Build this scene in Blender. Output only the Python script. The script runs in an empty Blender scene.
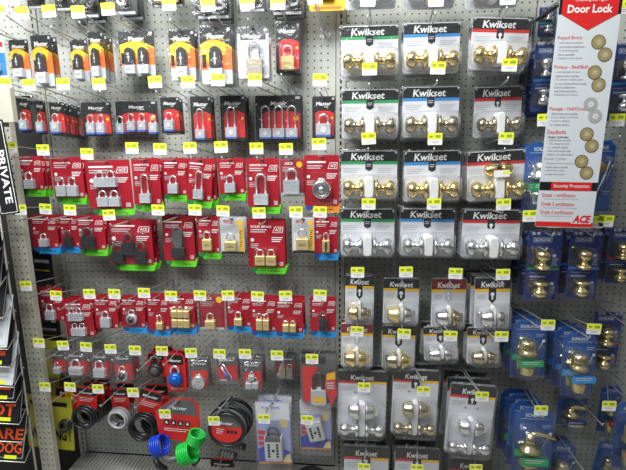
import bpy, math, random
from mathutils import Matrix, Vector
random.seed(7)
S = bpy.context.scene
COL = S.collection
CZ = 1.60                                   # camera height above the floor

# ------------------------------------------------------------------ camera
F, YAW, PITCH, ROLL, D = 450.0, -0.09242, 0.19767, -0.00694, 1.7776
def cam_axes():
    cy, sy, cp, sp = math.cos(YAW), math.sin(YAW), math.cos(PITCH), math.sin(PITCH)
    fw = Vector((sy*cp, cy*cp, -sp)); r = Vector((cy, -sy, 0)); u = r.cross(fw)
    c, s = math.cos(ROLL), math.sin(ROLL)
    return fw, c*r + s*u, -s*r + c*u
FW, RT, UP = cam_axes()
CP = Vector((0, -D, CZ))
cd = bpy.data.cameras.new('camera'); cam = bpy.data.objects.new('camera', cd); COL.objects.link(cam)
cd.sensor_width = 36; cd.lens = F*36/626; cd.clip_start = 0.02
cam.matrix_world = Matrix(((RT.x, UP.x, -FW.x, CP.x), (RT.y, UP.y, -FW.y, CP.y), (RT.z, UP.z, -FW.z, CP.z), (0, 0, 0, 1)))
S.camera = cam
def at(x, y, Y=0.0):
    """photo measurement -> place in the shop on the upright plane at depth Y"""
    d = FW + RT*((x-313)/F) - UP*((y-235)/F)
    return CP + d*((Y+D)/d.y)

# ------------------------------------------------------------------ light
S.view_settings.view_transform = 'Standard'; S.view_settings.look = 'None'
S.view_settings.gamma = 1; S.view_settings.exposure = 0.0
S.cycles.transparent_max_bounces = 24
w = bpy.data.worlds.new('World'); S.world = w; w.use_nodes = True
nt = w.node_tree; bg = nt.nodes['Background']
tc = nt.nodes.new('ShaderNodeTexCoord'); sx = nt.nodes.new('ShaderNodeSeparateXYZ'); cr = nt.nodes.new('ShaderNodeValToRGB')
nt.links.new(tc.outputs['Generated'], sx.inputs[0]); nt.links.new(sx.outputs['Z'], cr.inputs[0]); nt.links.new(cr.outputs[0], bg.inputs[0])
cr.color_ramp.elements[0].position = 0.0; cr.color_ramp.elements[0].color = (.14, .14, .145, 1)
cr.color_ramp.elements[1].position = 0.75; cr.color_ramp.elements[1].color = (1.0, 1.02, 1.04, 1)
e_ = cr.color_ramp.elements.new(0.3); e_.color = (.42, .43, .44, 1)
bg.inputs[1].default_value = 0.37
def area(name, loc, target, sx_, sy_, power, col=(1, 1, 1)):
    l = bpy.data.lights.new(name, 'AREA'); l.shape = 'RECTANGLE'; l.size = sx_; l.size_y = sy_; l.energy = power; l.color = col
    o = bpy.data.objects.new(name, l); COL.objects.link(o); o.location = loc
    o.rotation_euler = (Vector(target)-Vector(loc)).to_track_quat('-Z', 'Y').to_euler()
    return o
area('ceiling_tube_light', (-0.75, -1.0, 2.95), (-0.55, 0.0, 1.5), 1.7, 0.3, 72, (.98, 1, .97))
area('aisle_ceiling_light', (-1.3, -2.2, 3.1), (-0.6, 0, 1.2), 1.8, 0.5, 42, (.98, 1, .98))

# ------------------------------------------------------------------ materials
MATS = {}
def mat(name, col, rough=.5, metal=0.0, spec=.5, noise=0.0, scale=40, coat=0.0, bump=0.0):
    if name in MATS: return MATS[name]
    m = bpy.data.materials.new(name); m.use_nodes = True; t = m.node_tree; b = t.nodes['Principled BSDF']
    b.inputs['Base Color'].default_value = (*col, 1); b.inputs['Roughness'].default_value = rough
    b.inputs['Metallic'].default_value = metal; b.inputs['Specular IOR Level'].default_value = spec
    b.inputs['Coat Weight'].default_value = coat
    if noise or bump:
        c = t.nodes.new('ShaderNodeTexCoord'); n = t.nodes.new('ShaderNodeTexNoise'); n.inputs['Scale'].default_value = scale; n.inputs['Detail'].default_value = 4
        t.links.new(c.outputs['Object'], n.inputs['Vector'])
        if noise:
            r = t.nodes.new('ShaderNodeValToRGB'); t.links.new(n.outputs['Fac'], r.inputs[0]); t.links.new(r.outputs[0], b.inputs['Base Color'])
            r.color_ramp.elements[0].position = .3; r.color_ramp.elements[1].position = .7
            r.color_ramp.elements[0].color = (*[x*(1-noise) for x in col], 1); r.color_ramp.elements[1].color = (*[min(1, x*(1+noise)) for x in col], 1)
        if bump:
            k = t.nodes.new('ShaderNodeBump'); k.inputs['Strength'].default_value = bump; t.links.new(n.outputs['Fac'], k.inputs['Height']); t.links.new(k.outputs[0], b.inputs['Normal'])
    MATS[name] = m; return m
def plastic(name, tint=(1, 1, 1), haze=.05, rough=.12, ior=1.5):
    m = bpy.data.materials.new(name); m.use_nodes = True; t = m.node_tree
    for n in list(t.nodes):
        if n.type == 'BSDF_PRINCIPLED': t.nodes.remove(n)
    out = [n for n in t.nodes if n.type == 'OUTPUT_MATERIAL'][0]
    tr = t.nodes.new('ShaderNodeBsdfTransparent'); tr.inputs[0].default_value = (*tint, 1)
    gl = t.nodes.new('ShaderNodeBsdfGlossy'); gl.inputs['Roughness'].default_value = rough
    df = t.nodes.new('ShaderNodeBsdfDiffuse'); df.inputs[0].default_value = (.85, .87, .9, 1)
    lw = t.nodes.new('ShaderNodeLayerWeight'); lw.inputs['Blend'].default_value = .5
    pw = t.nodes.new('ShaderNodeMath'); pw.operation = 'POWER'; pw.inputs[1].default_value = 3.5; t.links.new(lw.outputs['Facing'], pw.inputs[0])
    fr = t.nodes.new('ShaderNodeMath'); fr.operation = 'MULTIPLY_ADD'; fr.inputs[1].default_value = .75; fr.inputs[2].default_value = .05; t.links.new(pw.outputs[0], fr.inputs[0])
    co = t.nodes.new('ShaderNodeTexCoord'); no = t.nodes.new('ShaderNodeTexNoise'); no.inputs['Scale'].default_value = 38; bu = t.nodes.new('ShaderNodeBump'); bu.inputs['Strength'].default_value = .35; bu.inputs['Distance'].default_value = .02
    t.links.new(co.outputs['Object'], no.inputs['Vector']); t.links.new(no.outputs['Fac'], bu.inputs['Height']); t.links.new(bu.outputs[0], gl.inputs['Normal'])
    m1 = t.nodes.new('ShaderNodeMixShader'); m1.inputs[0].default_value = haze; t.links.new(tr.outputs[0], m1.inputs[1]); t.links.new(df.outputs[0], m1.inputs[2])
    m2 = t.nodes.new('ShaderNodeMixShader'); t.links.new(fr.outputs[0], m2.inputs[0]); t.links.new(m1.outputs[0], m2.inputs[1]); t.links.new(gl.outputs[0], m2.inputs[2])
    t.links.new(m2.outputs[0], out.inputs[0]); return m
PEG = mat('pegboard_paint', (.42, .432, .395), .45, noise=.05, scale=6)
UPR = mat('upright_paint', (.40, .40, .36), .5, noise=.05, scale=9)
STRIP = mat('end_post_paint', (.50, .49, .41), .5, noise=.05, scale=9)
BACK = mat('dark_backing', (.03, .03, .03), .9)
SHELF = mat('shelf_paint', (.33, .33, .31), .5, noise=.08, scale=12)
FLOOR = mat('floor_tile', (.38, .36, .33), .35, noise=.12, scale=8)
WIRE = mat('galvanised_wire', (.60, .60, .58), .32, .7)
WIRED = mat('dull_wire', (.42, .41, .39), .4, .7)
CLEAR = plastic('clear_blister', haze=.01)
CLEARS = plastic('clear_clamshell', (.98, .985, .99), haze=.02, rough=.14)
CLEARP = plastic('clear_hook_plate', haze=.22, rough=.2)
CLEARB = plastic('blue_tint_clamshell', (.90, .94, .98), haze=.02, rough=.12)
WHITE = mat('white_print', (.80, .80, .80), .5)
PAPER = mat('white_card', (.66, .67, .72), .45)
SIGNW = mat('sign_card', (.60, .64, .68), .35)
GREYP = mat('grey_print', (.35, .37, .40), .5)
LGREYP = mat('pale_grey_print', (.48, .50, .53), .5)
BLACK = mat('black_print', (.012, .012, .014), .35)
RED = mat('deep_red_card', (.34, .010, .022), .4, noise=.06, scale=20)
MRED = mat('bright_red_print', (.62, .02, .02), .38)
MAROON = mat('maroon_print', (.19, .012, .02), .4)
ORANGE = mat('orange_print', (.85, .16, .015), .4)
YELLOW = mat('yellow_print', (.90, .52, .01), .4)
TAGY = mat('price_tag_yellow', (.78, .86, .03), .5)
TAGG = mat('price_tag_print', (.30, .36, .05), .5)
GREEN = mat('green_strip', (.12, .62, .03), .45)
GREENP = mat('green_print', (.02, .32, .10), .45)
BLUES = mat('blue_strip', (.02, .30, .72), .45)
BLUEP = mat('blue_print', (.03, .25, .62), .45)
NAVY = mat('navy_card', (.008, .030, .20), .35)
SBLUE = mat('royal_blue_card', (.008, .09, .36), .35)
STRIPO = mat('orange_strip', (.75, .27, .03), .45)
STEEL = mat('laminated_steel', (.66, .69, .75), .35, .35, noise=.1, scale=120)
CHROME = mat('chrome_shackle', (.85, .86, .88), .2, .8)
BRASS = mat('brass', (.90, .72, .34), .17, .95, noise=.08, scale=60)
BRASSL = mat('brushed_brass_lock', (.74, .58, .26), .35, .35, noise=.08, scale=80)
PBRASS = mat('pale_brass', (.78, .64, .34), .28, .75)
ABRASS = mat('antique_brass', (.62, .54, .38), .2, .95)
NICKEL = mat('satin_nickel', (.86, .86, .87), .2, .95)
LOCKB = mat('black_lock', (.025, .027, .03), .35)
SHROUD = mat('grey_lock_cover', (.10, .105, .11), .4)
COVERG = mat('pale_grey_cover', (.52, .53, .55), .4)
BUMPB = mat('blue_bumper', (.06, .13, .50), .4)
LBLUE = mat('blue_lock_paint', (.01, .12, .55), .25, .3)
RUBB = mat('black_cable_sleeve', (.018, .018, .02), .3)
RUBG = mat('clear_cable_sleeve', (.42, .42, .42), .3)
COILB = mat('blue_cable_coil', (.01, .05, .55), .3)
COILG = mat('green_cable_coil', (.01, .50, .06), .3)
TAN = mat('tan_lock_cover', (.36, .31, .23), .5)

# ------------------------------------------------------------------ mesh helpers
_txt = {}
def text_geo(s, bold=.0, shear=0.0):
    k = (s, bold, shear)
    if k in _txt: return _txt[k]
    c = bpy.data.curves.new('t', 'FONT'); c.body = s; c.resolution_u = 2; c.offset = bold; c.shear = shear; c.fill_mode = 'FRONT'
    o = bpy.data.objects.new('t', c); COL.objects.link(o)
    dg = bpy.context.evaluated_depsgraph_get(); dg.update()
    m = o.evaluated_get(dg).to_mesh()
    v = [(p.co.x, p.co.y) for p in m.vertices]; f = [tuple(p.vertices) for p in m.polygons]
    o.evaluated_get(dg).to_mesh_clear(); COL.objects.unlink(o); bpy.data.objects.remove(o); bpy.data.curves.remove(c)
    x0 = min(a[0] for a in v); x1 = max(a[0] for a in v); y0 = min(a[1] for a in v); y1 = max(a[1] for a in v)
    v = [((a[0]-x0)/(x1-x0)-.5, (a[1]-y0)/(y1-y0)-.5) for a in v]
    _txt[k] = (v, f, (x1-x0)/(y1-y0)); return _txt[k]
def rrect(cx, cz, w, h, r, n=3):
    r = min(r, w*.49, h*.49); o = []
    for qx, qz, a0 in ((1, 1, 0), (-1, 1, 90), (-1, -1, 180), (1, -1, 270)):
        for i in range(n+1):
            a = math.radians(a0+90*i/n)
            o.append((cx+qx*(w/2-r)+r*math.cos(a), cz+qz*(h/2-r)+r*math.sin(a)))
    return o
def chamf(cx, cz, w, h, c):
    a, b = w/2, h/2
    return [(cx+a, cz-b), (cx+a, cz+b-c), (cx+a-c, cz+b), (cx-a+c, cz+b), (cx-a, cz+b-c), (cx-a, cz-b)][::1]
def ell(cx, cz, rx, rz, n=20): return [(cx+rx*math.cos(2*math.pi*i/n), cz+rz*math.sin(2*math.pi*i/n)) for i in range(n)]
class MB:
    def __init__(s): s.v = []; s.f = []; s.m = []; s.s = []
    def add(s, v, f, m, smooth=False, M=None):
        k = len(s.v); s.v += [tuple(M @ Vector(p)) if M else tuple(p) for p in v]
        for q in f: s.f.append(tuple(i+k for i in q)); s.m.append(m); s.s.append(smooth)
        return s
    def box(s, x0, x1, y0, y1, z0, z1, m, M=None):
        v = [(x, y, z) for x in (x0, x1) for y in (y0, y1) for z in (z0, z1)]
        return s.add(v, [(0, 1, 3, 2), (4, 6, 7, 5), (0, 4, 5, 1), (2, 3, 7, 6), (0, 2, 6, 4), (1, 5, 7, 3)], m, M=M)
    def loft(s, rings, m, cap0=True, cap1=True, smooth=False, M=None):
        """rings: list of (outline, y), outline anticlockwise seen from the front (-y)"""
        n = len(rings[0][0]); v = [(p[0], y, p[1]) for o, y in rings for p in o]; f = []
        for k in range(len(rings)-1):
            for i in range(n):
                j = (i+1) % n; f.append((k*n+i, (k+1)*n+i, (k+1)*n+j, k*n+j)[::-1] if rings[k+1][1] < rings[k][1] else (k*n+i, (k+1)*n+i, (k+1)*n+j, k*n+j))
        s.add(v, f, m, smooth, M); base = len(s.v)-len(v)
        fwd = rings[-1][1] < rings[0][1]
        if cap0: s.f.append(tuple(range(base, base+n))[::-1 if fwd else 1]); s.m.append(m); s.s.append(False)
        if cap1:
            b = base+(len(rings)-1)*n; s.f.append(tuple(range(b, b+n))[::1 if fwd else -1]); s.m.append(m); s.s.append(False)
        return s
    def prism(s, o, yb, yf, m, M=None): return s.loft([(o, yb), (o, yf)], m, M=M)
    def flat(s, o, y, m, M=None):
        return s.add([(p[0], y, p[1]) for p in o], [tuple(range(len(o)))], m, M=M)
    def rect(s, x0, x1, z0, z1, y, m, M=None): return s.flat([(x0, z0), (x1, z0), (x1, z1), (x0, z1)], y, m, M)
    def text(s, t, cx, cz, w, h, y, m, bold=.0, shear=0.0, rot=0, M=None):
        v, f, a = text_geo(t, bold, shear)
        if w is None: w = h*a
        if h is None: h = w/a
        c, q = math.cos(rot), math.sin(rot)
        return s.add([(cx+p[0]*w*c-p[1]*h*q, y, cz+p[0]*w*q+p[1]*h*c) for p in v], f, m, M=M)
    def tube(s, pts, r, m, n=8, closed=False, M=None, caps=True):
        pts = [Vector(p) for p in pts]; N = len(pts); rings = []; up = None; rr = r if isinstance(r, (list, tuple)) else [r]*N
        for i, p in enumerate(pts):
            a = pts[(i-1) % N] if (closed or i > 0) else p; b = pts[(i+1) % N] if (closed or i < N-1) else p
            t = (b-a).normalized()
            if up is None: up = t.orthogonal().normalized()
            up = (up - t*up.dot(t)); up = up.normalized() if up.length > 1e-6 else t.orthogonal().normalized()
            sd = t.cross(up)
            rings += [p+up*rr[i]*math.cos(2*math.pi*k/n)+sd*rr[i]*math.sin(2*math.pi*k/n) for k in range(n)]
        f = []
        for i in range(N if closed else N-1):
            j = (i+1) % N
            for k in range(n): f.append((i*n+k, i*n+(k+1) % n, j*n+(k+1) % n, j*n+k))
        if caps and not closed: f.append(tuple(range(n))[::-1]); f.append(tuple((N-1)*n+k for k in range(n)))
        return s.add(rings, f, m, True, M)
    def lathe(s, prof, o, ax, m, n=18, M=None):
        ax = Vector(ax).normalized(); u = ax.orthogonal().normalized(); v = ax.cross(u); o = Vector(o); P = []; f = []
        for t, r in prof: P += [o+ax*t+(u*math.cos(2*math.pi*k/n)+v*math.sin(2*math.pi*k/n))*max(r, 1e-5) for k in range(n)]
        for i in range(len(prof)-1):
            for k in range(n): f.append((i*n+k, i*n+(k+1) % n, (i+1)*n+(k+1) % n, (i+1)*n+k))
        f.append(tuple(range(n))[::-1]); f.append(tuple((len(prof)-1)*n+k for k in range(n)))
        return s.add(P, f, m, True, M)
    def build(s, name, parent=None, loc=None):
        me = bpy.data.meshes.new(name); me.from_pydata(s.v, [], s.f)
        sl = []
        for m in s.m:
            if m not in sl: sl.append(m)
        ix = {m: i for i, m in enumerate(sl)}
        for m in sl: me.materials.append(m)
        me.polygons.foreach_set('material_index', [ix[m] for m in s.m]); me.polygons.foreach_set('use_smooth', s.s); me.update()
        o = bpy.data.objects.new(name, me); COL.objects.link(o)
        if parent: o.parent = parent
        if loc is not None: o.location = loc
        return o
def tag(o, label, cat, group=None):
    o['label'] = label; o['category'] = cat
    if group: o['group'] = group
    return o
def empty(name, loc=(0, 0, 0)):
    o = bpy.data.objects.new(name, None); o.empty_display_size = .03; COL.objects.link(o); o.location = loc; return o
KIDS = {}
def kids(o):
    return [c for c in o.children]
def copy_tree(o, parent=None):
    c = o.copy(); COL.objects.link(c); c.parent = parent
    for ch in kids(o): copy_tree(ch, c)
    return c

# ------------------------------------------------------------------ structure
ZB = CZ-1.41                                   # top of the base deck
def pegpanel(x0, x1, z0, z1, name, label):
    I = .0254; hx, hz = PH
    cx0 = math.ceil((x0+.004-hx)/I)*I+hx; cz0 = math.ceil((z0+.004-hz)/I)*I+hz
    nx = int((x1-.004-cx0)/I)+1; nz = int((z1-.004-cz0)/I)+1
    xs = [x0]+[cx0+I*(i-.5) for i in range(1, nx)]+[x1]; zs = [z0]+[cz0+I*(i-.5) for i in range(1, nz)]+[z1]
    mb = MB(); v = []; f = []
    for a in xs:
        for b in zs: v.append((a, 0, b))
    idx = lambda i, j: i*len(zs)+j
    r = .0031
    for i in range(nx):
        for j in range(nz):
            c = [idx(i, j), idx(i+1, j), idx(i+1, j+1), idx(i, j+1)]; k = len(v); px, pz = cx0+I*i, cz0+I*j
            for q in range(8):
                a = math.radians(-90-22.5+45*q); v.append((px+r*math.cos(a), 0, pz+r*math.sin(a)))
            h = [k+q for q in range(8)]
            for q in range(4):
                f.append((c[q], c[(q+1) % 4], h[(2*q+1) % 8], h[2*q])); f.append((c[(q+1) % 4], h[(2*q+2) % 8], h[(2*q+1) % 8]))
    mb.add(v, f, PEG)
    for a, b, c, d in ((x0, x1, z0, z0+.0005), (x0, x1, z1-.0005, z1), (x0, x0+.0005, z0, z1), (x1-.0005, x1, z0, z1)): mb.box(a, b, 0, .006, c, d, PEG)
    return tag(mb.build(name), label, 'pegboard panel')
P_ = at(307.5, 32.0); PH = (P_.x % .0254, P_.z % .0254)
ZS1 = at(300, 266.5).z
XL0, XL1, XR0, XR1 = -1.237, -.075, -.035, 1.135
for (a, b, side) in ((XL0, XL1, 'padlock bay on the left'), (XR0, XR1, 'door knob bay on the right')):
    pegpanel(a, b, ZB, ZS1-.61, 'pegboard_panel', 'lowest beige perforated panel in the '+side)
    pegpanel(a, b, ZS1-.608, ZS1-.001, 'pegboard_panel', 'beige perforated panel at middle height in the '+side)
    pegpanel(a, b, ZS1+.001, CZ+.75, 'pegboard_panel', 'tall top beige perforated panel in the '+side)
pegpanel(-1.9, -1.277, at(20, 96).z, CZ+.75, 'pegboard_panel', 'beige perforated panel of the neighbouring bay, upper left')
mb = MB(); mb.box(-2.6, 1.8, .03, .07, 0, CZ+.8, BACK); o = mb.build('wall_back'); o['kind'] = 'structure'
mb = MB(); mb.box(-3, 2.4, -3.5, .1, -.02, 0, FLOOR); o = mb.build('floor'); o['kind'] = 'structure'
def upright(xc, label):
    mb = MB(); wd = .036; z = ZB-.05; sl = .0254; 
    mb.box(xc-wd/2, xc-.0032, -.004, .025, 0, CZ+.75, UPR); mb.box(xc+.0032, xc+wd/2, -.004, .025, 0, CZ+.75, UPR)
    mb.box(xc-.0032, xc+.0032, .012, .025, 0, CZ+.75, BACK)
    while z < CZ+.75:
        mb.box(xc-.0032, xc+.0032, -.004, .012, z, z+.009, UPR); z += sl
    tag(mb.build('slotted_upright'), label, 'upright')
upright(-1.257, 'slotted grey shelving upright at left edge of padlock bay')
upright(-.055, 'slotted grey shelving upright between padlock and door knob bays')
upright(1.157, 'slotted grey shelving upright right of the blue packs')
# base deck with raised ribs
dk = empty('base_shelf', (-.656, -.2, ZB)); tag(dk, 'grey ribbed metal base shelf below the padlock bay', 'shelf')
mb = MB(); mb.box(-.600, .600, -.28, .195, -.03, -.004, SHELF); mb.build('deck', dk)
mb = MB(); x = -.592
while x < .59: mb.box(x, x+.009, -.272, .192, -.004, 0, SHELF); x += .017
mb.build('rib_pattern', dk)
mb = MB(); mb.box(-.600, .600, -.286, -.28, -.19, 0, SHELF); mb.build('kick_plate', dk)
dk2 = copy_tree(dk); dk2.location = (.55, -.2, ZB); dk2['label'] = 'grey ribbed metal base shelf below the door knob bay'

# ------------------------------------------------------------------ lock and knob builders (origin = parent pack's hang hole)
def shackle(mb, cx, z0, w, h, r, y, m, n=7):
    pts = [(cx-w/2, y, z0-.004)]
    R = w/2
    for i in range(n+1):
        a = math.pi-math.pi*i/n; pts.append((cx+R*math.cos(a), y, z0+max(h-R, 0)+R*math.sin(a)))
    pts.append((cx+w/2, y, z0-.004)); mb.tube(pts, r, m, 7)
def padlock(root, cx, zb, w, hb, hs, style, t=.018, y=-.002):
    """laminated / solid padlock: cx centre, zb bottom of body, w,hb body size, hs shackle height"""
    B = {'steel': STEEL, 'master': STEEL, 'brass': BRASSL, 'black': LOCKB, 'cover': LOCKB, 'orange': COVERG, 'tan': TAN, 'grey': COVERG}[style]
    mb = MB(); yb, yf = y, y-t; ym = (yb+yf)/2
    if style in ('steel', 'master', 'black'):
        n = 6; z = zb
        for i in range(n):
            hh = hb/n; m = BUMPB if (style == 'master' and i == 0) else B
            k = 1.0 if i % 2 == 0 else .975
            mb.loft([(rrect(cx, z+hh/2, w*k, hh*.96, .001, 1), yb), (rrect(cx, z+hh/2, w*k, hh*.96, .001, 1), yf+.002+(1-k)*.02), (rrect(cx, z+hh/2, w*k-.003, hh*.9, .001, 1), yf+(1-k)*.02)], m)
            z += hh
        if style == 'master':
            mb.flat(ell(cx, zb+hb*.55, w*.26, w*.26, 16), yf-.0006, LGREYP); mb.flat(ell(cx, zb+hb*.55, w*.17, w*.17, 14), yf-.0009, WHITE)
            mb.text('M', cx, zb+hb*.55, w*.2, w*.17, yf-.0012, GREYP)
    elif style == 'cover':
        mb.loft([(rrect(cx, zb+hb/2, w, hb, w*.12), yb), (rrect(cx, zb+hb/2, w, hb, w*.12), yf+.003), (rrect(cx, zb+hb/2, w-.005, hb-.005, w*.1), yf)], B)
        mb.loft([(rrect(cx, zb+hb+hs*.42, w*.78, hs*.95, w*.3), yb), (rrect(cx, zb+hb+hs*.42, w*.7, hs*.88, w*.28), yf+.002)], SHROUD)
    else:
        mb.loft([(rrect(cx, zb+hb/2, w, hb, w*.08), yb), (rrect(cx, zb+hb/2, w, hb, w*.08), yf+.002), (rrect(cx, zb+hb/2, w-.004, hb-.004, w*.07), yf)], B)
        mb.rect(cx-w*.3, cx+w*.3, zb+hb*.42, zb+hb*.58, yf-.0005, PBRASS if style == 'brass' else GREYP)
    p = mb.build('padlock', root)
    sh = MB()
    if style == 'orange':
        o1 = [(cx+(w*.42)*math.cos(math.pi*i/10), zb+hb+max(hs-w*.42, 0)+(w*.42)*math.sin(math.pi*i/10)) for i in range(11)]+[(cx-w*.42, zb+hb-.002), (cx+w*.42, zb+hb-.002)]
        sh.loft([(o1, yb), (o1, yf+.003), ([(cx+(a-cx)*.86, zb+hb+(b-zb-hb)*.94) for a, b in o1], yf)], LOCKB)
        sh.rect(cx-w*.05, cx+w*.05, zb+hb+hs*.15, zb+hb+hs*.7, yf-.0006, LGREYP); sh.rect(cx-w*.14, cx+w*.14, zb+hb+hs*.38, zb+hb+hs*.46, yf-.0008, LGREYP)
        sh.build('shackle_cover', p)
    else:
        sm = SHROUD if style in ('cover',) else (CHROME if style != 'black' else SHROUD)
        shackle(sh, cx, zb+hb, w*.62, hs, w*.075, ym, sm); sh.build('shackle', p)
    return p
def disc_lock(root, cx, cz, R, y=-.002, face=NICKEL, name='disc_padlock'):
    mb = MB(); mb.lathe([(0, R*.9), (.004, R), (.016, R), (.02, R*.9), (.021, R*.72), (.0195, R*.66), (.0195, R*.2), (.022, R*.16), (.022, 0)], (cx, y, cz), (0, -1, 0), face, 24)
    p = mb.build(name, root); s = MB(); s.tube([(cx-R*.45, y-.012, cz+R*.7), (cx-R*.3, y-.012, cz+R*1.12), (cx+R*.3, y-.012, cz+R*1.12), (cx+R*.45, y-.012, cz+R*.7)], R*.12, CHROME); s.build('shackle', p)
    return p
def dial_lock(root, cx, cz, R, y=-.002, body=STEEL, dial=LOCKB, sh=1.0):
    mb = MB(); mb.lathe([(0, R*.92), (.003, R), (.014, R), (.018, R*.88)], (cx, y, cz), (0, -1, 0), body, 22); p = mb.build('combination_padlock', root)
    d = MB(); d.lathe([(.016, R*.74), (.021, R*.72), (.0215, R*.34), (.028, R*.30), (.029, 0)], (cx, y, cz), (0, -1, 0), dial, 20)
    for k in range(20):
        a = 2*math.pi*k/20; c, q = math.cos(a), math.sin(a)
        d.add([(cx+R*.5*c-.0004*q, y-.0222, cz+R*.5*q+.0004*c), (cx+R*.68*c-.0004*q, y-.0219, cz+R*.68*q+.0004*c), (cx+R*.68*c+.0004*q, y-.0219, cz+R*.68*q-.0004*c), (cx+R*.5*c+.0004*q, y-.0222, cz+R*.5*q-.0004*c)], [(0, 1, 2, 3)], WHITE)
    d.build('dial', p)
    s = MB(); shackle(s, cx, cz+R*.8, R*1.1, R*.95*sh, R*.13, y-.009, CHROME); s.build('shackle', p); return p
def knob(root, o, ax, L, R, m, name='door_knob'):
    """rose at o, knob ball at distance L along ax, R ball radius"""
    mb = MB()
    pr = [(0, R*1.10), (L*.08, R*1.16), (L*.16, R*1.02), (L*.20, R*.70), (L*.26, R*.50), (L*.38, R*.46), (L*.46, R*.60), (L*.54, R*.88), (L*.66, R*1.02), (L*.80, R*1.0), (L*.92, R*.84), (L*.97, R*.66), (L*.98, R*.4), (L*.95, R*.34), (L*.95, 0)]
    mb.lathe(pr, o, ax, m, 20); return mb.build(name, root)
def bolt_cyl(root, o, ax, L, R, m, name='deadbolt_cylinder', turn=False):
    mb = MB()
    mb.lathe([(0, R*1.0), (L*.1, R*1.02), (L*.25, R*.98), (L*.8, R*.78), (L*.92, R*.72), (L, R*.5)], o, ax, m, 20)
    p = mb.build(name, root)
    if turn:
        t = MB(); a = Vector(ax); c = Vector(o)+a*L
        t.tube([c, c+a*.006], .006, m); t.loft([(rrect(c.x+a.x*.008, c.z, .012, R*1.1, .005), c.y+.005), (rrect(c.x+a.x*.008, c.z, .012, R*1.1, .005), c.y-.005)], m)
        t.build('thumb_turn', p)
    return p
def lines(mb, x0, x1, z0, n, dz, y, m, th=None, ragged=.3):
    th = th or dz*.4
    for i in range(n):
        mb.rect(x0, x1-(x1-x0)*ragged*((i*37 % 11)/11), z0-i*dz-th, z0-i*dz, y, m)
def blister(root, ol, t, m=CLEAR, y0=-.001, inset=.006, name='blister'):
    """thin clear dome standing off the card; ol outline"""
    cx = sum(p[0] for p in ol)/len(ol); cz = sum(p[1] for p in ol)/len(ol)
    wx = max(abs(p[0]-cx) for p in ol); wz = max(abs(p[1]-cz) for p in ol)
    sc = lambda d: [(cx+(p[0]-cx)*(1-d/wx), cz+(p[1]-cz)*(1-d/wz)) for p in ol]
    mb = MB(); mb.loft([(ol, y0), (sc(inset*.35), y0-t*.8), (sc(inset), y0-t)], m, cap0=False, smooth=False)
    return mb.build(name, root)
def hang_hole(mb, y, z=0): mb.flat(rrect(0, z, .016, .005, .0024, 2), y, BACK)

# --- padlock layouts: u, v(bottom), body w, body h, shackle h (fractions of pack width / height)
ONE = [(.46, .05, .42, .26, .21)]; TWO = [(.30, .05, .28, .22, .16), (.62, .05, .28, .22, .16)]
LONG = [(.52, .06, .36, .22, .42)]; FOUR = [(.33, .46, .25, .19, .13), (.58, .46, .25, .19, .13), (.36, .06, .25, .19, .13), (.62, .06, .25, .19, .13)]
SMALL = [(.5, .06, .32, .22, .16)]; TRI = [(.22, .06, .27, .26, .2), (.47, .24, .28, .27, .2), (.74, .06, .27, .26, .2)]
SIXB = [(.28, .06, .21, .24, .1), (.5, .06, .21, .24, .1), (.72, .06, .21, .24, .1), (.28, .36, .21, .2, .1), (.5, .36, .21, .2, .1), (.72, .36, .21, .2, .1)]
def put_locks(root, w, h, top, lay, style, t=.018):
    for u, v, bw, bh, sh in lay: padlock(root, (u-.5)*w, top-h+v*h, bw*w, bh*h, sh*h, style, t)
def price_strip(root, w, h, top, m):
    mb = MB(); z = top-h; zz = z+.006; hh = .032
    o = [(-w*.30, zz-hh), (w*.49, zz-hh*1.0), (w*.56, zz+.004), (-w*.40, zz+.004)]
    mb.prism(o, .0025, .0012, m); lines(mb, w*.05, w*.34, zz-hh*.60, 1, .006, .0010, BLACK)
    mb.flat(ell(-w*.36, zz-hh*.35, hh*.42, hh*.42, 12), .0008, mat('dark_green_dot', (.02, .2, .04), .5) if m == GREEN else (mat('dark_blue_dot', (.01, .08, .3), .5)))
    mb.build('price_strip', root)
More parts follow.
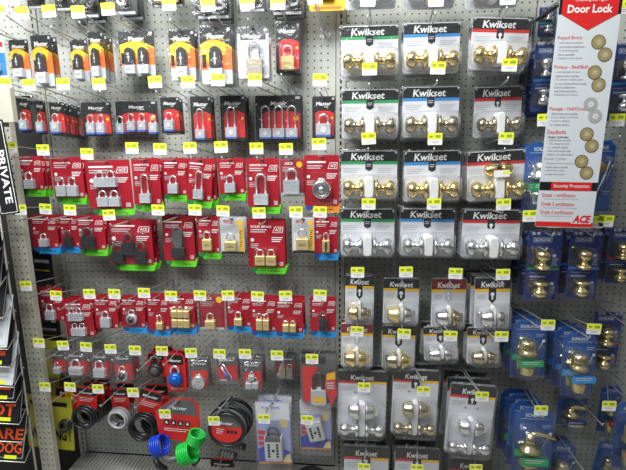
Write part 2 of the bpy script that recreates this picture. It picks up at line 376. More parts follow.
def ace_card(root, w, h, lay=ONE, style='steel', strip=GREEN, title=None, special=None, blis=True):
    top = .010; zb = top-h
    mb = MB(); mb.prism(rrect(0, top-h/2, w, h, .006), .0012, 0, RED)
    y = -.0005
    hang_hole(mb, y, 0)
    if title: mb.text(title, -w*.14, top-h*.145, w*.56, h*.045, y, WHITE, .02)
    else: lines(mb, -w*.42, w*.12, top-h*.12, 1, h*.05, y, WHITE, h*.035, 0)
    lines(mb, -w*.42, w*.02, top-h*.20, 2, h*.045, y, LGREYP, h*.02)
    # logo panel
    o = [(w*.17, top-h*.27), (w*.44, top-h*.27), (w*.46, top-h*.145), (w*.23, top-h*.145)]
    mb.flat(o, y, WHITE); cxo = sum(p[0] for p in o)/4; czo = sum(p[1] for p in o)/4
    mb.flat([(cxo+(p[0]-cxo)*.86, czo+(p[1]-czo)*.82) for p in o], y-.0003, RED)
    mb.text('ACE', cxo, czo, w*.17, h*.065, y-.0006, WHITE, .02, .2)
    lines(mb, w*.14, w*.44, top-h*.36, 3, h*.04, y, WHITE, h*.018)
    mb.flat(ell(-w*.38, top-h*.42, w*.05, w*.05, 10), y, WHITE); lines(mb, -w*.43, -w*.2, top-h*.50, 3, h*.035, y, LGREYP, h*.015)
    mb.rect(w*.34, w*.44, zb+h*.04, zb+h*.12, y, LGREYP); mb.text('R', w*.39, zb+h*.08, w*.05, h*.05, y-.0003, RED)
    mb.build('card', root)
    if special == 'disc': disc_lock(root, 0, zb+h*.33, w*.27)
    elif special == 'dial': dial_lock(root, -w*.02, zb+h*.30, w*.22)
    elif special == 'combo':
        padlock(root, 0, zb+h*.06, w*.30, h*.32, h*.2, style)
        d = MB(); [d.lathe([(0, .004), (.006, .004)], (-.003, -.021, zb+h*(.12+.065*k)), (1, 0, 0), LOCKB, 10) for k in range(4)]; d.build('number_wheels', root)
    else: put_locks(root, w, h, top, lay, style)
    if blis:
        x0 = min((l[0]-l[2]/2) for l in lay)-.04; x1 = max((l[0]+l[2]/2) for l in lay)+.04; z1 = max(l[1]+l[3]+l[4] for l in lay)+.04
        if special == 'disc': x0, x1, z1 = .18, .82, .68
        if special == 'dial': x0, x1, z1 = .2, .76, .66
        blister(root, rrect((x0+x1)/2*w-w/2, zb+h*(z1+.02)/2, (x1-x0)*w, h*(z1-.02), .008), .023)
    if strip: price_strip(root, w, h, top, strip)
def ace_clam(root, w, h, lay=ONE, style='brass', strip=None, yellow=True, big=False):
    top = .010; zb = top-h
    mb = MB(); mb.prism(rrect(0, top-h/2, w*.94, h*.95, .006), .0012, 0, PAPER if yellow else RED)
    y = -.0005; mb.rect(-w*.45, w*.45, top-h*.42, top-h*.06, y, LGREYP if yellow else RED); mb.text('ACE', -w*.12, top-h*.14, w*.36, h*.07, y-.0004, MRED if yellow else WHITE, .03, .2)
    mb.flat(ell(w*.3, top-h*.17, w*.12, w*.12, 14), y-.0003, YELLOW); lines(mb, -w*.38, w*.15, top-h*.23, 3, h*.045, y-.0004, GREYP, h*.02)
    if yellow: mb.rect(w*.26, w*.42, zb+h*.1, top-h*.28, y-.0006, YELLOW); lines(mb, w*.29, w*.39, top-h*.36, 9, h*.05, y-.0009, BLACK, h*.02)
    mb.rect(-w*.45, w*.45, zb+h*.03, zb+h*.10, y-.0003, BLACK if yellow else LGREYP); hang_hole(mb, y-.001, 0)
    mb.build('card', root)
    put_locks(root, w, h, top, lay, style, .022)
    blister(root, rrect(0, top-h/2, w, h, .008), .030, CLEARS, .002)
    if strip: price_strip(root, w, h, top, strip)
def master(root, w, h, lay=ONE, style='master', theme='red', body=None, t=.026):
    top = .010; zb = top-h; y = -.0005
    mb = MB(); mb.prism(rrect(0, top-h/2, w*.93, h*.96, .005), .0012, 0, BLACK if theme != 'white' else PAPER)
    if theme == 'orange':
        n = 10; arc = [(-w*.45+w*.9*i/n, zb+h*.62+h*.13*math.sin(math.pi*min(1, .15+i/n*.85))) for i in range(n+1)]
        mb.flat([(-w*.45, zb+h*.26), (w*.45, zb+h*.26)]+arc[::-1], y, ORANGE)
        mb.flat([(-w*.45, zb+h*.40), (w*.0, zb+h*.46), (w*.28, zb+h*.60)]+[p for p in arc[::-1] if p[0] < w*.3], y-.0003, YELLOW); mb.flat([(-w*.45, zb+h*.36), (w*.05, zb+h*.40), (w*.34, zb+h*.60), (w*.28, zb+h*.60), (0, zb+h*.46), (-w*.45, zb+h*.40)], y-.0003, mat('amber_print', (.9, .33, .01), .4))
        band = [(p[0], p[1]) for p in arc]; mb.flat([(a, b-h*.025) for a, b in band]+[(a, b+h*.01) for a, b in band[::-1]], y-.0006, YELLOW)
        mb.rect(-w*.45, w*.45, zb+h*.02, zb+h*.26, y-.0002, LGREYP)
        mb.rect(-w*.42, -w*.3, zb+h*.3, zb+h*.52, y-.0008, BLACK)
    elif theme == 'red':
        mb.flat([(-w*.34, zb+h*.10), (w*.42, zb+h*.10), (w*.42, zb+h*.60), (w*.2, zb+h*.66), (-w*.2, zb+h*.66), (-w*.34, zb+h*.6)], y, MRED)
        mb.flat(ell(w*.34, zb+h*.5, w*.05, w*.05, 10), y-.0005, YELLOW)
    elif theme == 'white':
        mb.rect(-w*.46, w*.46, top-h*.14, top-h*.02, y-.0002, mat('dark_grey_print', (.1, .1, .11), .4)); mb.rect(w*.2, w*.44, zb+h*.1, zb+h*.6, y-.0002, LGREYP)
        lines(mb, -w*.4, w*.1, top-h*.34, 3, h*.05, y-.0003, GREYP, h*.015)
    mb.text('Master', 0, top-h*.185, min(w*.62, .062), h*.085, y-.0012, WHITE if theme != 'white' else WHITE, .03, .15)
    if theme == 'white': mb.rect(-w*.38, w*.38, top-h*.25, top-h*.13, y-.0009, mat('dark_grey_print', (.1, .1, .11), .4))
    if theme == 'orange': mb.text('Weather Tough', 0, top-h*.245, min(w*.62, .062), h*.035, y-.0012, YELLOW, .02, .15)
    else: mb.text('Lock', w*.1, top-h*.25, w*.16, h*.04, y-.0012, WHITE, .02, .15)
    mb.rect(w*.33, w*.42, top-h*.10, top-h*.05, y-.0005, LGREYP); hang_hole(mb, y-.001, 0)
    mb.build('card', root)
    put_locks(root, w, h, top, lay, style, t-.006)
    blister(root, rrect(0, top-h/2, w, h, .007), t, CLEARS, .002)
ORL = [(.5, .06, .40, .22, .36)]; ORL2 = [(.33, .06, .28, .20, .36), (.68, .06, .28, .20, .36)]
def kwik_knob(root, w, h, stripe=GREENP, metal=BRASS, extra=False, tabkey=False, lever=False):
    top = .012; zb = top-h; y = -.0005; T = .060
    mb = MB(); mb.prism(rrect(0, top-h/2, w*.93, h*.94, .010), .0015, 0, PAPER)
    mb.rect(-w*.463, w*.463, top-h*.235, top-h*.045, y, BLACK)
    mb.rect(-w*.463, w*.463, top-h*.290, top-h*.235, y, stripe)
    mb.text('Kwikset', -w*.03, top-h*.145, w*.54, h*.135, y-.0005, WHITE, .022, .12)
    mb.flat([(w*-.06, top-h*.235), (w*-.06, top-h*.38), (0, top-h*.42), (w*.06, top-h*.38), (w*.06, top-h*.235)], y-.0004, BLACK)
    if tabkey: mb.flat(ell(0, top-h*.33, w*.03, w*.03, 12), y-.0008, WHITE); mb.rect(-w*.012, w*.012, top-h*.42, top-h*.34, y-.0008, WHITE)
    else: lines(mb, -w*.04, w*.04, top-h*.28, 2, h*.035, y-.0008, LGREYP, h*.015)
    lines(mb, -w*.42, -w*.14, top-h*.36, 3, h*.035, y, LGREYP, h*.015); lines(mb, w*.14, w*.40, top-h*.36, 3, h*.035, y, LGREYP, h*.015)
    hang_hole(mb, y-.0012, 0)
    mb.build('card', root)
    zc = zb+h*.27; R = min(h*.155, w*.14)
    s = MB(); s.loft([(rrect(0, zc+h*.02, w*.15, h*.40, .01), -.001), (rrect(0, zc+h*.02, w*.15, h*.40, .01), -.052), (rrect(0, zc+h*.02, w*.12, h*.36, .008), -.056)], WHITE); s.build('inner_sleeve', root)
    knob(root, (-w*.10, -.030, zc), (-1, 0, 0), w*.33, R, metal); knob(root, (w*.10, -.030, zc), (1, 0, 0), w*.33, R, metal)
    if extra:
        b = bolt_cyl(root, (-w*.05, -.03, zb+h*.62), (-1, 0, 0), w*.17, R*.8, metal); bolt_cyl(root, (w*.05, -.03, zb+h*.62), (1, 0, 0), w*.17, R*.8, metal)
        k = MB(); k.box(-w*.11, w*.13, -.063, -.058, zb+h*.50, zb+h*.62, WHITE); k.rect(w*.02, w*.12, zb+h*.56, zb+h*.61, -.0635, TAGY); k.build('shelf_sticker', root)
    # clamshell: flat flange and raised dome
    c = MB(); o = rrect(0, top-h/2, w, h, .014, 4)
    c.loft([(o, .003), (o, -.004)], CLEARP, cap0=False, cap1=False)
    o2 = rrect(0, zc+h*.015, w*.93, h*.47, .02, 4); o3 = rrect(0, zc+h*.015, w*.86, h*.40, .02, 4)
    c.loft([(o2, -.004), (o2, -.040), (o3, -T)], CLEARS, cap0=False)
    c.loft([(o, -.004), (rrect(0, top-h/2, w*.97, h*.96, .014, 4), -.006)], CLEARS, cap0=False, cap1=True)
    for s_ in (-1, 1): c.lathe([(0, .005), (.004, .0045), (.0045, 0)], (s_*w*.44, -.006, top-h*.07), (0, -1, 0), CLEARP, 8)
    c.build('clamshell', root)
def kwik_bolt(root, w, h, head=BLACK, stripe=YELLOW, metal=NICKEL, metal2=None, label=True):
    top = .012; zb = top-h; y = -.0005; T = .055; metal2 = metal2 or metal
    mb = MB(); mb.prism(rrect(0, top-h/2, w*.95, h*.95, .006), .0015, 0, PAPER)
    mb.rect(-w*.475, w*.475, top-h*.23, top-h*.03, y, head); mb.rect(-w*.475, w*.475, top-h*.285, top-h*.23, y, stripe)
    mb.text('Kwikset', 0, top-h*.15, w*.62, h*.11, y-.0005, WHITE, .022, .12)
    mb.flat([(-w*.1, top-h*.23), (-w*.1, top-h*.43), (0, top-h*.5), (w*.1, top-h*.43), (w*.1, top-h*.23)], y-.0004, head if head is BLACK else LGREYP)
    mb.flat(ell(0, top-h*.33, w*.055, w*.055, 12), y-.0008, WHITE); mb.rect(-w*.022, w*.022, top-h*.43, top-h*.34, y-.0008, WHITE)
    lines(mb, -w*.4, -w*.16, top-h*.34, 3, h*.03, y, LGREYP, h*.013); hang_hole(mb, y-.0012, 0)
    mb.build('card', root)
    zc = zb+h*.28; R = min(h*.155, w*.22)
    s = MB(); s.loft([(rrect(0, zc+h*.03, w*.12, h*.34, .006), -.001), (rrect(0, zc+h*.03, w*.10, h*.32, .006), -.030)], WHITE); s.build('inner_sleeve', root)
    bolt_cyl(root, (-w*.07, -.030, zc), (-1, 0, 0), w*.31, R*1.12, metal); bolt_cyl(root, (w*.07, -.030, zc), (1, 0, 0), w*.19, R*1.12, metal2, turn=True)
    c = MB(); o = rrect(0, top-h/2, w, h, .012, 4)
    c.loft([(o, .003), (o, -.004)], CLEARP, cap0=False, cap1=False); c.loft([(o, -.004), (rrect(0, top-h/2, w*.97, h*.97, .012, 4), -.006)], CLEARS, cap0=False)
    o2 = rrect(0, zc+h*.01, w*.9, h*.44, .014, 4); c.loft([(o2, -.004), (o2, -.038), (rrect(0, zc+h*.01, w*.82, h*.38, .014, 4), -T)], CLEARS, cap0=False)
    c.build('clamshell', root)
def kwik_combo(root, w, h, metal=NICKEL, stripe=MRED):
    top = .012; zb = top-h; y = -.0005
    mb = MB(); mb.prism(rrect(0, top-h/2, w*.95, h*.96, .008), .0015, 0, PAPER)
    mb.rect(-w*.475, w*.475, top-h*.17, top-h*.02, y, BLACK); mb.rect(-w*.475, 0, top-h*.205, top-h*.17, y, stripe); mb.rect(0, w*.475, top-h*.205, top-h*.17, y, YELLOW)
    mb.text('Kwikset', 0, top-h*.115, w*.46, h*.075, y-.0005, WHITE, .022, .12)
    mb.rect(-w*.09, w*.09, top-h*.29, top-h*.17, y-.0004, BLACK); mb.flat(ell(0, top-h*.22, w*.035, w*.035), y-.0008, WHITE); mb.rect(-w*.015, w*.015, top-h*.28, top-h*.22, y-.0008, WHITE)
    for s_ in (-1, 1): mb.flat(ell(s_*w*.13, top-h*.34, w*.03, w*.03, 10), y-.0004, GREYP)
    lines(mb, -w*.42, -w*.14, top-h*.25, 3, h*.025, y, LGREYP, h*.012); hang_hole(mb, y-.0012, 0); mb.build('card', root)
    s = MB(); s.loft([(rrect(0, zb+h*.30, w*.14, h*.50, .01), -.001), (rrect(0, zb+h*.30, w*.12, h*.48, .008), -.032)], PAPER); s.build('inner_sleeve', root)
    R = w*.17; bolt_cyl(root, (-w*.07, -.028, zb+h*.45), (-1, 0, 0), w*.20, R, metal); bolt_cyl(root, (w*.07, -.028, zb+h*.45), (1, 0, 0), w*.17, R, metal, turn=True)
    knob(root, (-w*.07, -.03, zb+h*.16), (-1, 0, 0), w*.37, w*.115, metal); knob(root, (w*.07, -.03, zb+h*.16), (1, 0, 0), w*.37, w*.115, metal)
    c = MB(); o = rrect(0, top-h/2, w, h, .014, 4); c.loft([(o, .003), (o, -.004)], CLEARP, cap0=False, cap1=False); c.loft([(o, -.004), (rrect(0, top-h/2, w*.97, h*.97, .014, 4), -.006)], CLEARS, cap0=False)
    o2 = rrect(0, zb+h*.30, w*.92, h*.52, .02, 4); c.loft([(o2, -.004), (o2, -.042), (rrect(0, zb+h*.3, w*.84, h*.47, .02, 4), -.06)], CLEARS, cap0=False)
    c.build('clamshell', root)
def sch_knob(root, w, h, stripe=GREENP, metal=BRASS):
    top = .012; zb = top-h; y = -.0005
    mb = MB(); mb.prism(rrect(0, top-h/2, w*.95, h*.96, .006), .0015, 0, NAVY)
    o = rrect(-w*.06, top-h*.125, w*.54, h*.07, .003); mb.flat(o, y, LGREYP); mb.flat(rrect(-w*.06, top-h*.125, w*.5, h*.055, .003), y-.0003, NAVY)
    mb.text('SCHLAGE', -w*.06, top-h*.125, w*.45, h*.038, y-.0006, WHITE, .03)
    mb.rect(-w*.45, w*.47, top-h*.555, top-h*.52, y, stripe); mb.text('Passage & Closet', -w*.08, top-h*.60, w*.56, h*.03, y, LGREYP)
    lines(mb, -w*.36, w*.1, top-h*.64, 1, h*.03, y, LGREYP, h*.018)
    for k in (.33, .73):
        mb.rect(w*.26, w*.36, top-h*(k+.04), top-h*k, y, WHITE); lines(mb, w*.26, w*.42, top-h*(k+.06), 4, h*.028, y, LGREYP, h*.013)
    mb.rect(-w*.40, w*.18, top-h*.51, top-h*.22, y, BLACK); mb.rect(-w*.40, w*.18, zb+h*.08, zb+h*.32, y, BLACK)
    hang_hole(mb, y-.0012, 0); mb.build('card', root)
    cx = -w*.12; R = w*.20
    knob(root, (cx, -.03, top-h*.50), (0, 0, 1), h*.25, R, metal); knob(root, (cx, -.03, zb+h*.31), (0, 0, -1), h*.22, R, metal)
    c = MB(); o = rrect(0, top-h/2, w, h, .01, 4); c.loft([(o, .003), (o, -.005), (rrect(0, top-h/2, w*.97, h*.98, .01, 4), -.006)], CLEARB, cap0=False)
    for z0, z1 in ((top-h*.52, top-h*.20), (zb+h*.06, zb+h*.33)):
        q = rrect(cx, (z0+z1)/2, w*.58, z1-z0, .02, 4); c.loft([(q, -.006), (q, -.045), (rrect(cx, (z0+z1)/2, w*.48, (z1-z0)*.86, .02, 4), -.062)], CLEARS, cap0=False)
    for s_ in (-1, 1):
        for k in (.36, .22): c.lathe([(0, .007), (.005, .006), (.006, 0)], (s_*w*k, -.006, top-h*.035), (0, -1, 0), CLEARP, 10)
    c.build('clamshell', root)
def sch_bolt(root, w, h, stripe=GREENP, metal=PBRASS, kind='bolt'):
    top = .012; zb = top-h; y = -.0005
    mb = MB(); mb.prism(chamf(0, top-h/2, w*.93, h*.95, w*.2), .0015, 0, SBLUE)
    mb.flat([(-w*.46, zb+h*.03), (0, zb+h*.03), (w*.44, top-h*.2), (w*.44, top-h*.22), (w*.1, zb+h*.3), (-w*.46, zb+h*.3)], y, NAVY)
    mb.text('SCHLAGE', 0, top-h*.12, w*.48, h*.05, y-.0006, WHITE, .03); mb.rect(-w*.36, w*.36, top-h*.175, top-h*.165, y-.0006, LGREYP)
    if kind != 'chain':
        bd = MB(); bd.loft([(rrect(-w*.12, zb+h*.40, w*.66, h*.10, .004, 2), -.0735), (rrect(-w*.12, zb+h*.40, w*.66, h*.10, .004, 2), -.0745)], stripe); lines(bd, -w*.36, w*.1, zb+h*.43, 2, h*.03, -.0750, LGREYP, h*.012)
    # key drawn across the card
    k0 = Vector((w*.12, 0, zb+h*.30)); k1 = Vector((w*.40, 0, top-h*.36))
    mb.tube([(k0.x, -.004, k0.z), (k1.x, -.004, k1.z)], .0018, LGREYP, 5); mb.flat(ell(k1.x, k1.z, w*.045, w*.045, 10), -.006, WHITE)
    for q in (.3, .55, .75): lines(mb, w*.2, w*.42, zb+h*q, 2, h*.03, y-.0006, LGREYP, h*.012)
    hang_hole(mb, y-.0012, 0); mb.build('card', root)
    cx = -w*.12
    if kind != 'chain': bd.build('band_label', root)
    if kind == 'bolt':
        knob_ = MB(); knob_.lathe([(0, w*.27), (.008, w*.27), (.012, w*.22), (h*.12, w*.21), (h*.19, w*.20), (h*.215, w*.15)], (cx, -.036, zb+h*.50), (0, 0, 1), metal, 20); knob_.build('deadbolt_cylinder', root)
        k2 = MB(); k2.lathe([(0, w*.22), (.01, w*.22), (h*.12, w*.20), (h*.16, w*.195), (h*.17, w*.17)], (cx, -.036, zb+h*.32), (0, 0, -1), metal, 20); p = k2.build('deadbolt_cylinder', root)
        t = MB(); t.loft([(rrect(cx, zb+h*.22, w*.07, h*.10, .004), -.036), (rrect(cx, zb+h*.22, w*.06, h*.09, .004), -.036-w*.26)], metal); t.build('thumb_turn', p)
    elif kind == 'lever':
        l = MB(); l.lathe([(0, w*.26), (.008, w*.25), (.014, w*.14), (h*.12, w*.11), (h*.22, w*.10)], (cx-w*.05, -.034, zb+h*.48), (0, 0, 1), BRASS, 18)
        p = l.build('lever_rose', root); a = MB(); a.tube([(cx-w*.07, -.034, zb+h*.68), (cx+w*.1, -.034, zb+h*.70), (cx+w*.3, -.036, zb+h*.685), (cx+w*.55, -.04, zb+h*.66)], [.010, .009, .007, .006], BRASS, 8); a.build('lever_handle', p)
        l = MB(); l.lathe([(0, w*.25), (.008, w*.25), (.014, w*.14), (h*.12, w*.1)], (cx-w*.05, -.034, zb+h*.32), (0, 0, -1), BRASS, 18)
        p = l.build('lever_rose', root); a = MB(); a.tube([(cx-w*.07, -.034, zb+h*.18), (cx+w*.1, -.034, zb+h*.16), (cx+w*.3, -.036, zb+h*.17), (cx+w*.55, -.04, zb+h*.19)], [.010, .009, .007, .006], BRASS, 8); a.build('lever_handle', p)
    else:
        l = MB(); l.lathe([(0, .02), (.006, .02), (.01, .012), (.014, .010), (.014, 0)], (0, -.003, zb+h*.62), (0, -1, 0), STRIPO, 18); l.build('keeper', root)
        l = MB(); l.tube([(w*.30, -.008, top-h*.3), (w*.12, -.008, zb+h*.42), (-w*.05, -.008, zb+h*.25)], .0026, WHITE, 6); l.build('chain', root)
    c = MB(); o = chamf(0, top-h/2, w, h, w*.22); c.loft([(o, .003), (o, -.006), ([(p[0]*.97, top-h/2+(p[1]-top+h/2)*.98) for p in o], -.007)], CLEARB, cap0=False)
    q = rrect(cx, zb+h*.42, w*.62, h*.74, w*.25, 5); c.loft([(q, -.007), (q, -.05), (rrect(cx, zb+h*.42, w*.5, h*.64, w*.22, 5), -.072)], CLEARB, cap0=False)
    c.build('clamshell', root)
def ball_card(root, w, h, body=LBLUE, dial=True, round_base=True):
    top = .010; zb = top-h; y = -.0005
    mb = MB(); mb.prism(rrect(0, top-h/2, w, h, w*.3, 4), .0012, 0, MRED); mb.rect(-w*.4, w*.4, top-h*.3, top-h*.06, y, BLACK); mb.text('Master', 0, top-h*.2, w*.6, h*.07, y-.0005, WHITE, .03, .15)
    lines(mb, -w*.3, w*.3, zb+h*.1, 2, h*.03, y, WHITE, h*.012); hang_hole(mb, y-.001, 0); mb.build('card', root)
    R = w*.36; cz = zb+h*.36
    b = MB(); b.lathe([(-.002, R*.7), (.003, R*.93), (.012, R), (.022, R*.93), (.028, R*.7)], (0, 0, cz), (0, -1, 0), body, 24); p = b.build('ball_padlock', root)
    d = MB(); d.lathe([(.026, R*.6), (.032, R*.55), (.034, R*.3), (.037, 0)], (0, 0, cz), (0, -1, 0), body if body is LBLUE else SHROUD, 20); d.build('dial', p)
    s = MB(); shackle(s, 0, cz+R*.8, R*1.1, R*1.1, R*.17, -.013, CHROME if body is LBLUE else SHROUD); s.build('shackle', p)
def small_clam(root, w, h, style='grey', lay=ONE, special=None):
    top = .010; zb = top-h; y = -.0005
    mb = MB(); mb.prism(rrect(0, top-h/2, w*.92, h*.95, .004), .001, 0, SHROUD if special != 'paper' else PAPER); mb.flat([(-w*.4, zb+h*.12), (w*.4, zb+h*.06), (w*.4, zb+h*.62), (-w*.4, zb+h*.55)], y, MRED)
    mb.text('Master', 0, top-h*.2, w*.66, h*.08, y-.0006, WHITE, .03, .15); mb.rect(-w*.35, w*.2, zb+h*.03, zb+h*.09, y, LGREYP); hang_hole(mb, y-.001, 0); mb.build('card', root)
    if special == 'dial': dial_lock(root, 0, zb+h*.24, w*.26, body=CHROME, dial=LOCKB)
    elif special == 'silver':
        disc_lock(root, 0, zb+h*.28, w*.34, face=CHROME, name='round_padlock')
    elif special == 'cable':
        k = MB(); k.tube([(-w*.2, -.012, zb+h*.6), (-w*.05, -.014, zb+h*.3), (w*.12, -.014, zb+h*.1), (w*.22, -.014, zb+h*.22), (w*.02, -.014, zb+h*.5), (-w*.12, -.012, zb+h*.7), (-w*.2, -.012, zb+h*.6)], .0035, CHROME, 7); p = k.build('cable_shackle', root)
        k = MB(); k.tube([(-w*.1, -.016, zb+h*.45), (w*.13, -.018, zb+h*.14)], .006, BUMPB, 8); k.build('cable_sleeve', p)
    else: put_locks(root, w, h, top, lay, style, .018)
    blister(root, rrect(0, top-h/2, w, h, .006), .028, CLEARS, .001)
def cable_card(root, w, h, sleeve=RUBB, yellow=False, R=None, loops=4):
    top = .010; zb = top-h; y = -.0005
    mb = MB(); mb.prism(rrect(0, top-h*.3, w*.8, h*.6, w*.2, 4), .0012, 0, MRED); mb.rect(-w*.38, w*.38, top-h*.22, top-h*.04, y, BLACK); mb.text('Master', 0, top-h*.15, w*.55, h*.06, y-.0005, WHITE, .03, .15)
    lines(mb, -w*.28, w*.28, top-h*.28, 3, h*.04, y, WHITE, h*.013)
    if yellow: mb.rect(-w*.12, w*.12, top-h*.58, top-h*.08, y-.0008, YELLOW); lines(mb, -w*.08, w*.08, top-h*.15, 7, h*.05, y-.0011, MRED, h*.015)
    hang_hole(mb, y-.001, 0); mb.build('card', root)
    R = R or min(w*.42, h*.3); c = MB()
    for k in range(loops):
        rr = R*(1-.11*(k % 2)); yy = -.010-.009*k
        c.tube([(rr*math.cos(2*math.pi*i/22), yy, zb+R*1.05+rr*math.sin(2*math.pi*i/22)) for i in range(22)], .0052, sleeve, 7, closed=True)
    p = c.build('cable_coil', root)
    l = MB(); l.lathe([(0, .011), (.035, .012), (.04, .009)], (R*.5, -.02, zb+R*.35), (-.5, 0, -.2), LOCKB, 12); l.build('cable_lock', p)
def ring_cable(root, w, h):
    top = .012; zb = top-h; cz = zb+h*.53; R = w*.46
    c = MB(); 
    for k in range(4):
        rr = R*(1-.035*k); c.tube([(rr*math.cos(2*math.pi*i/30)+.002*k, -.012-.011*((k*2) % 5), cz+rr*math.sin(2*math.pi*i/30)) for i in range(30)], .0058, RUBB if k != 1 else SHROUD, 8, closed=True)
    p = c.build('cable_coil', root)
    m = MB(); MY = Matrix.Translation((0, -.052, 0)); o = ell(0, cz, R*.86, R*.80, 26); m.prism(o, .0012, 0, SHROUD); m.flat([(a, b) for a, b in ell(0, cz, R*.84, R*.78, 26) if b < cz+R*.2], -.0006, MRED)
    m.text('Master', -R*.05, cz+R*.36, R*.8, R*.16, -.001, WHITE, .03, .15); lines(m, -R*.5, -R*.1, cz+R*.02, 3, R*.12, -.0012, WHITE, R*.04)
    for k in range(3): m.rect(R*(.05+.2*k), R*(.2+.2*k), cz-R*.2, cz-R*.02, -.0012, BLACK)
    m.v = [tuple(MY @ Vector(q)) for q in m.v]; m.build('card', root)
    m = MB(); m.box(-R*.10, R*.10, -.053, -.050, cz+R*.78, top-.002, SHROUD); m.build('hang_tab', root)
    l = MB(); l.lathe([(0, .012), (.004, .014), (.066, .014), (.072, .011)], (-R*.38, -.03, zb+R*.12), (1, 0, -.12), LOCKB, 14); q = l.build('combination_barrel', root)
    d = MB()
    for k in range(4): d.lathe([(0, .0155), (.009, .0155)], (-R*.38+.010+.013*k, -.03, zb+R*.12-.0016*k), (1, 0, -.12), mat('number_wheel', (.16, .16, .16), .4), 12)
    d.build('number_wheels', q)
def spiral(mb, cx, cz, y, R, pitch, turns, r, m, ax):
    ax = Vector(ax).normalized(); u = ax.orthogonal().normalized(); v = ax.cross(u); N = int(turns*14); c = Vector((cx, y, cz))
    mb.tube([c+ax*(pitch*i/14)+(u*math.cos(2*math.pi*i/14)+v*math.sin(2*math.pi*i/14))*R for i in range(N)], r, m, 6)
def coil_card(root, w, h):
    top = .012; zb = top-h; y = -.0005
    m = MB(); m.prism([(-w*.40, zb+h*.38), (w*.18, zb+h*.32), (w*.42, zb+h*.5), (w*.40, top-h*.1), (w*.30, top), (-w*.1, top), (-w*.48, top-h*.22)], .0012, 0, MRED)
    m.flat([(-w*.1, top-h*.02), (-w*.45, top-h*.21), (-w*.42, top-h*.26), (w*.38, top-h*.24), (w*.29, top-h*.02)], y, SHROUD); m.text('Master', -w*.02, top-h*.15, w*.36, h*.05, y-.0005, WHITE, .02, .15)
    for k in range(4): m.rect(-w*.30+k*w*.14, -w*.20+k*w*.14, top-h*.42, top-h*.34, y, BLACK); m.flat([(-w*.28+k*w*.14, top-h*.40), (-w*.22+k*w*.14, top-h*.40), (-w*.25+k*w*.14, top-h*.35)], y-.0004, WHITE)
    lines(m, -w*.3, w*.2, top-h*.47, 2, h*.03, y, WHITE, h*.01); hang_hole(m, y-.001, -.004); m.build('card', root)
    c = MB(); spiral(c, -w*.40, zb+h*.33, -.045, w*.185, .0090, 5, .0042, COILB, (1, 0, .45)); c.build('blue_coil', root)
    c = MB(); spiral(c, w*.14, zb+h*.26, -.050, w*.195, .0090, 6, .0043, COILG, (1, 0, .50)); c.build('green_coil', root)
    c = MB(); spiral(c, w*.37, zb+h*.44, -.035, w*.15, .0090, 5, .0042, COILG, (.3, 0, 1)); c.build('green_coil', root)
    c = MB(); c.tube([(-w*.18, -.07, zb+h*.26), (-w*.04, -.080, zb+h*.25), (w*.14, -.08, zb+h*.30)], [.010, .013, .010], SHROUD, 10); c.build('cable_joint', root)
    c = MB(); c.tube([(-w*.42, -.04, zb+h*.14), (-w*.34, -.045, zb+h*.05), (-w*.18, -.045, zb-.004)], [.010, .014, .012], LOCKB, 10); c.build('cable_lock', root)
    c = MB(); c.tube([(w*.34, -.03, zb+h*.08), (w*.42, -.03, zb+h*.18)], .012, LOCKB, 10); c.build('cable_end', root)
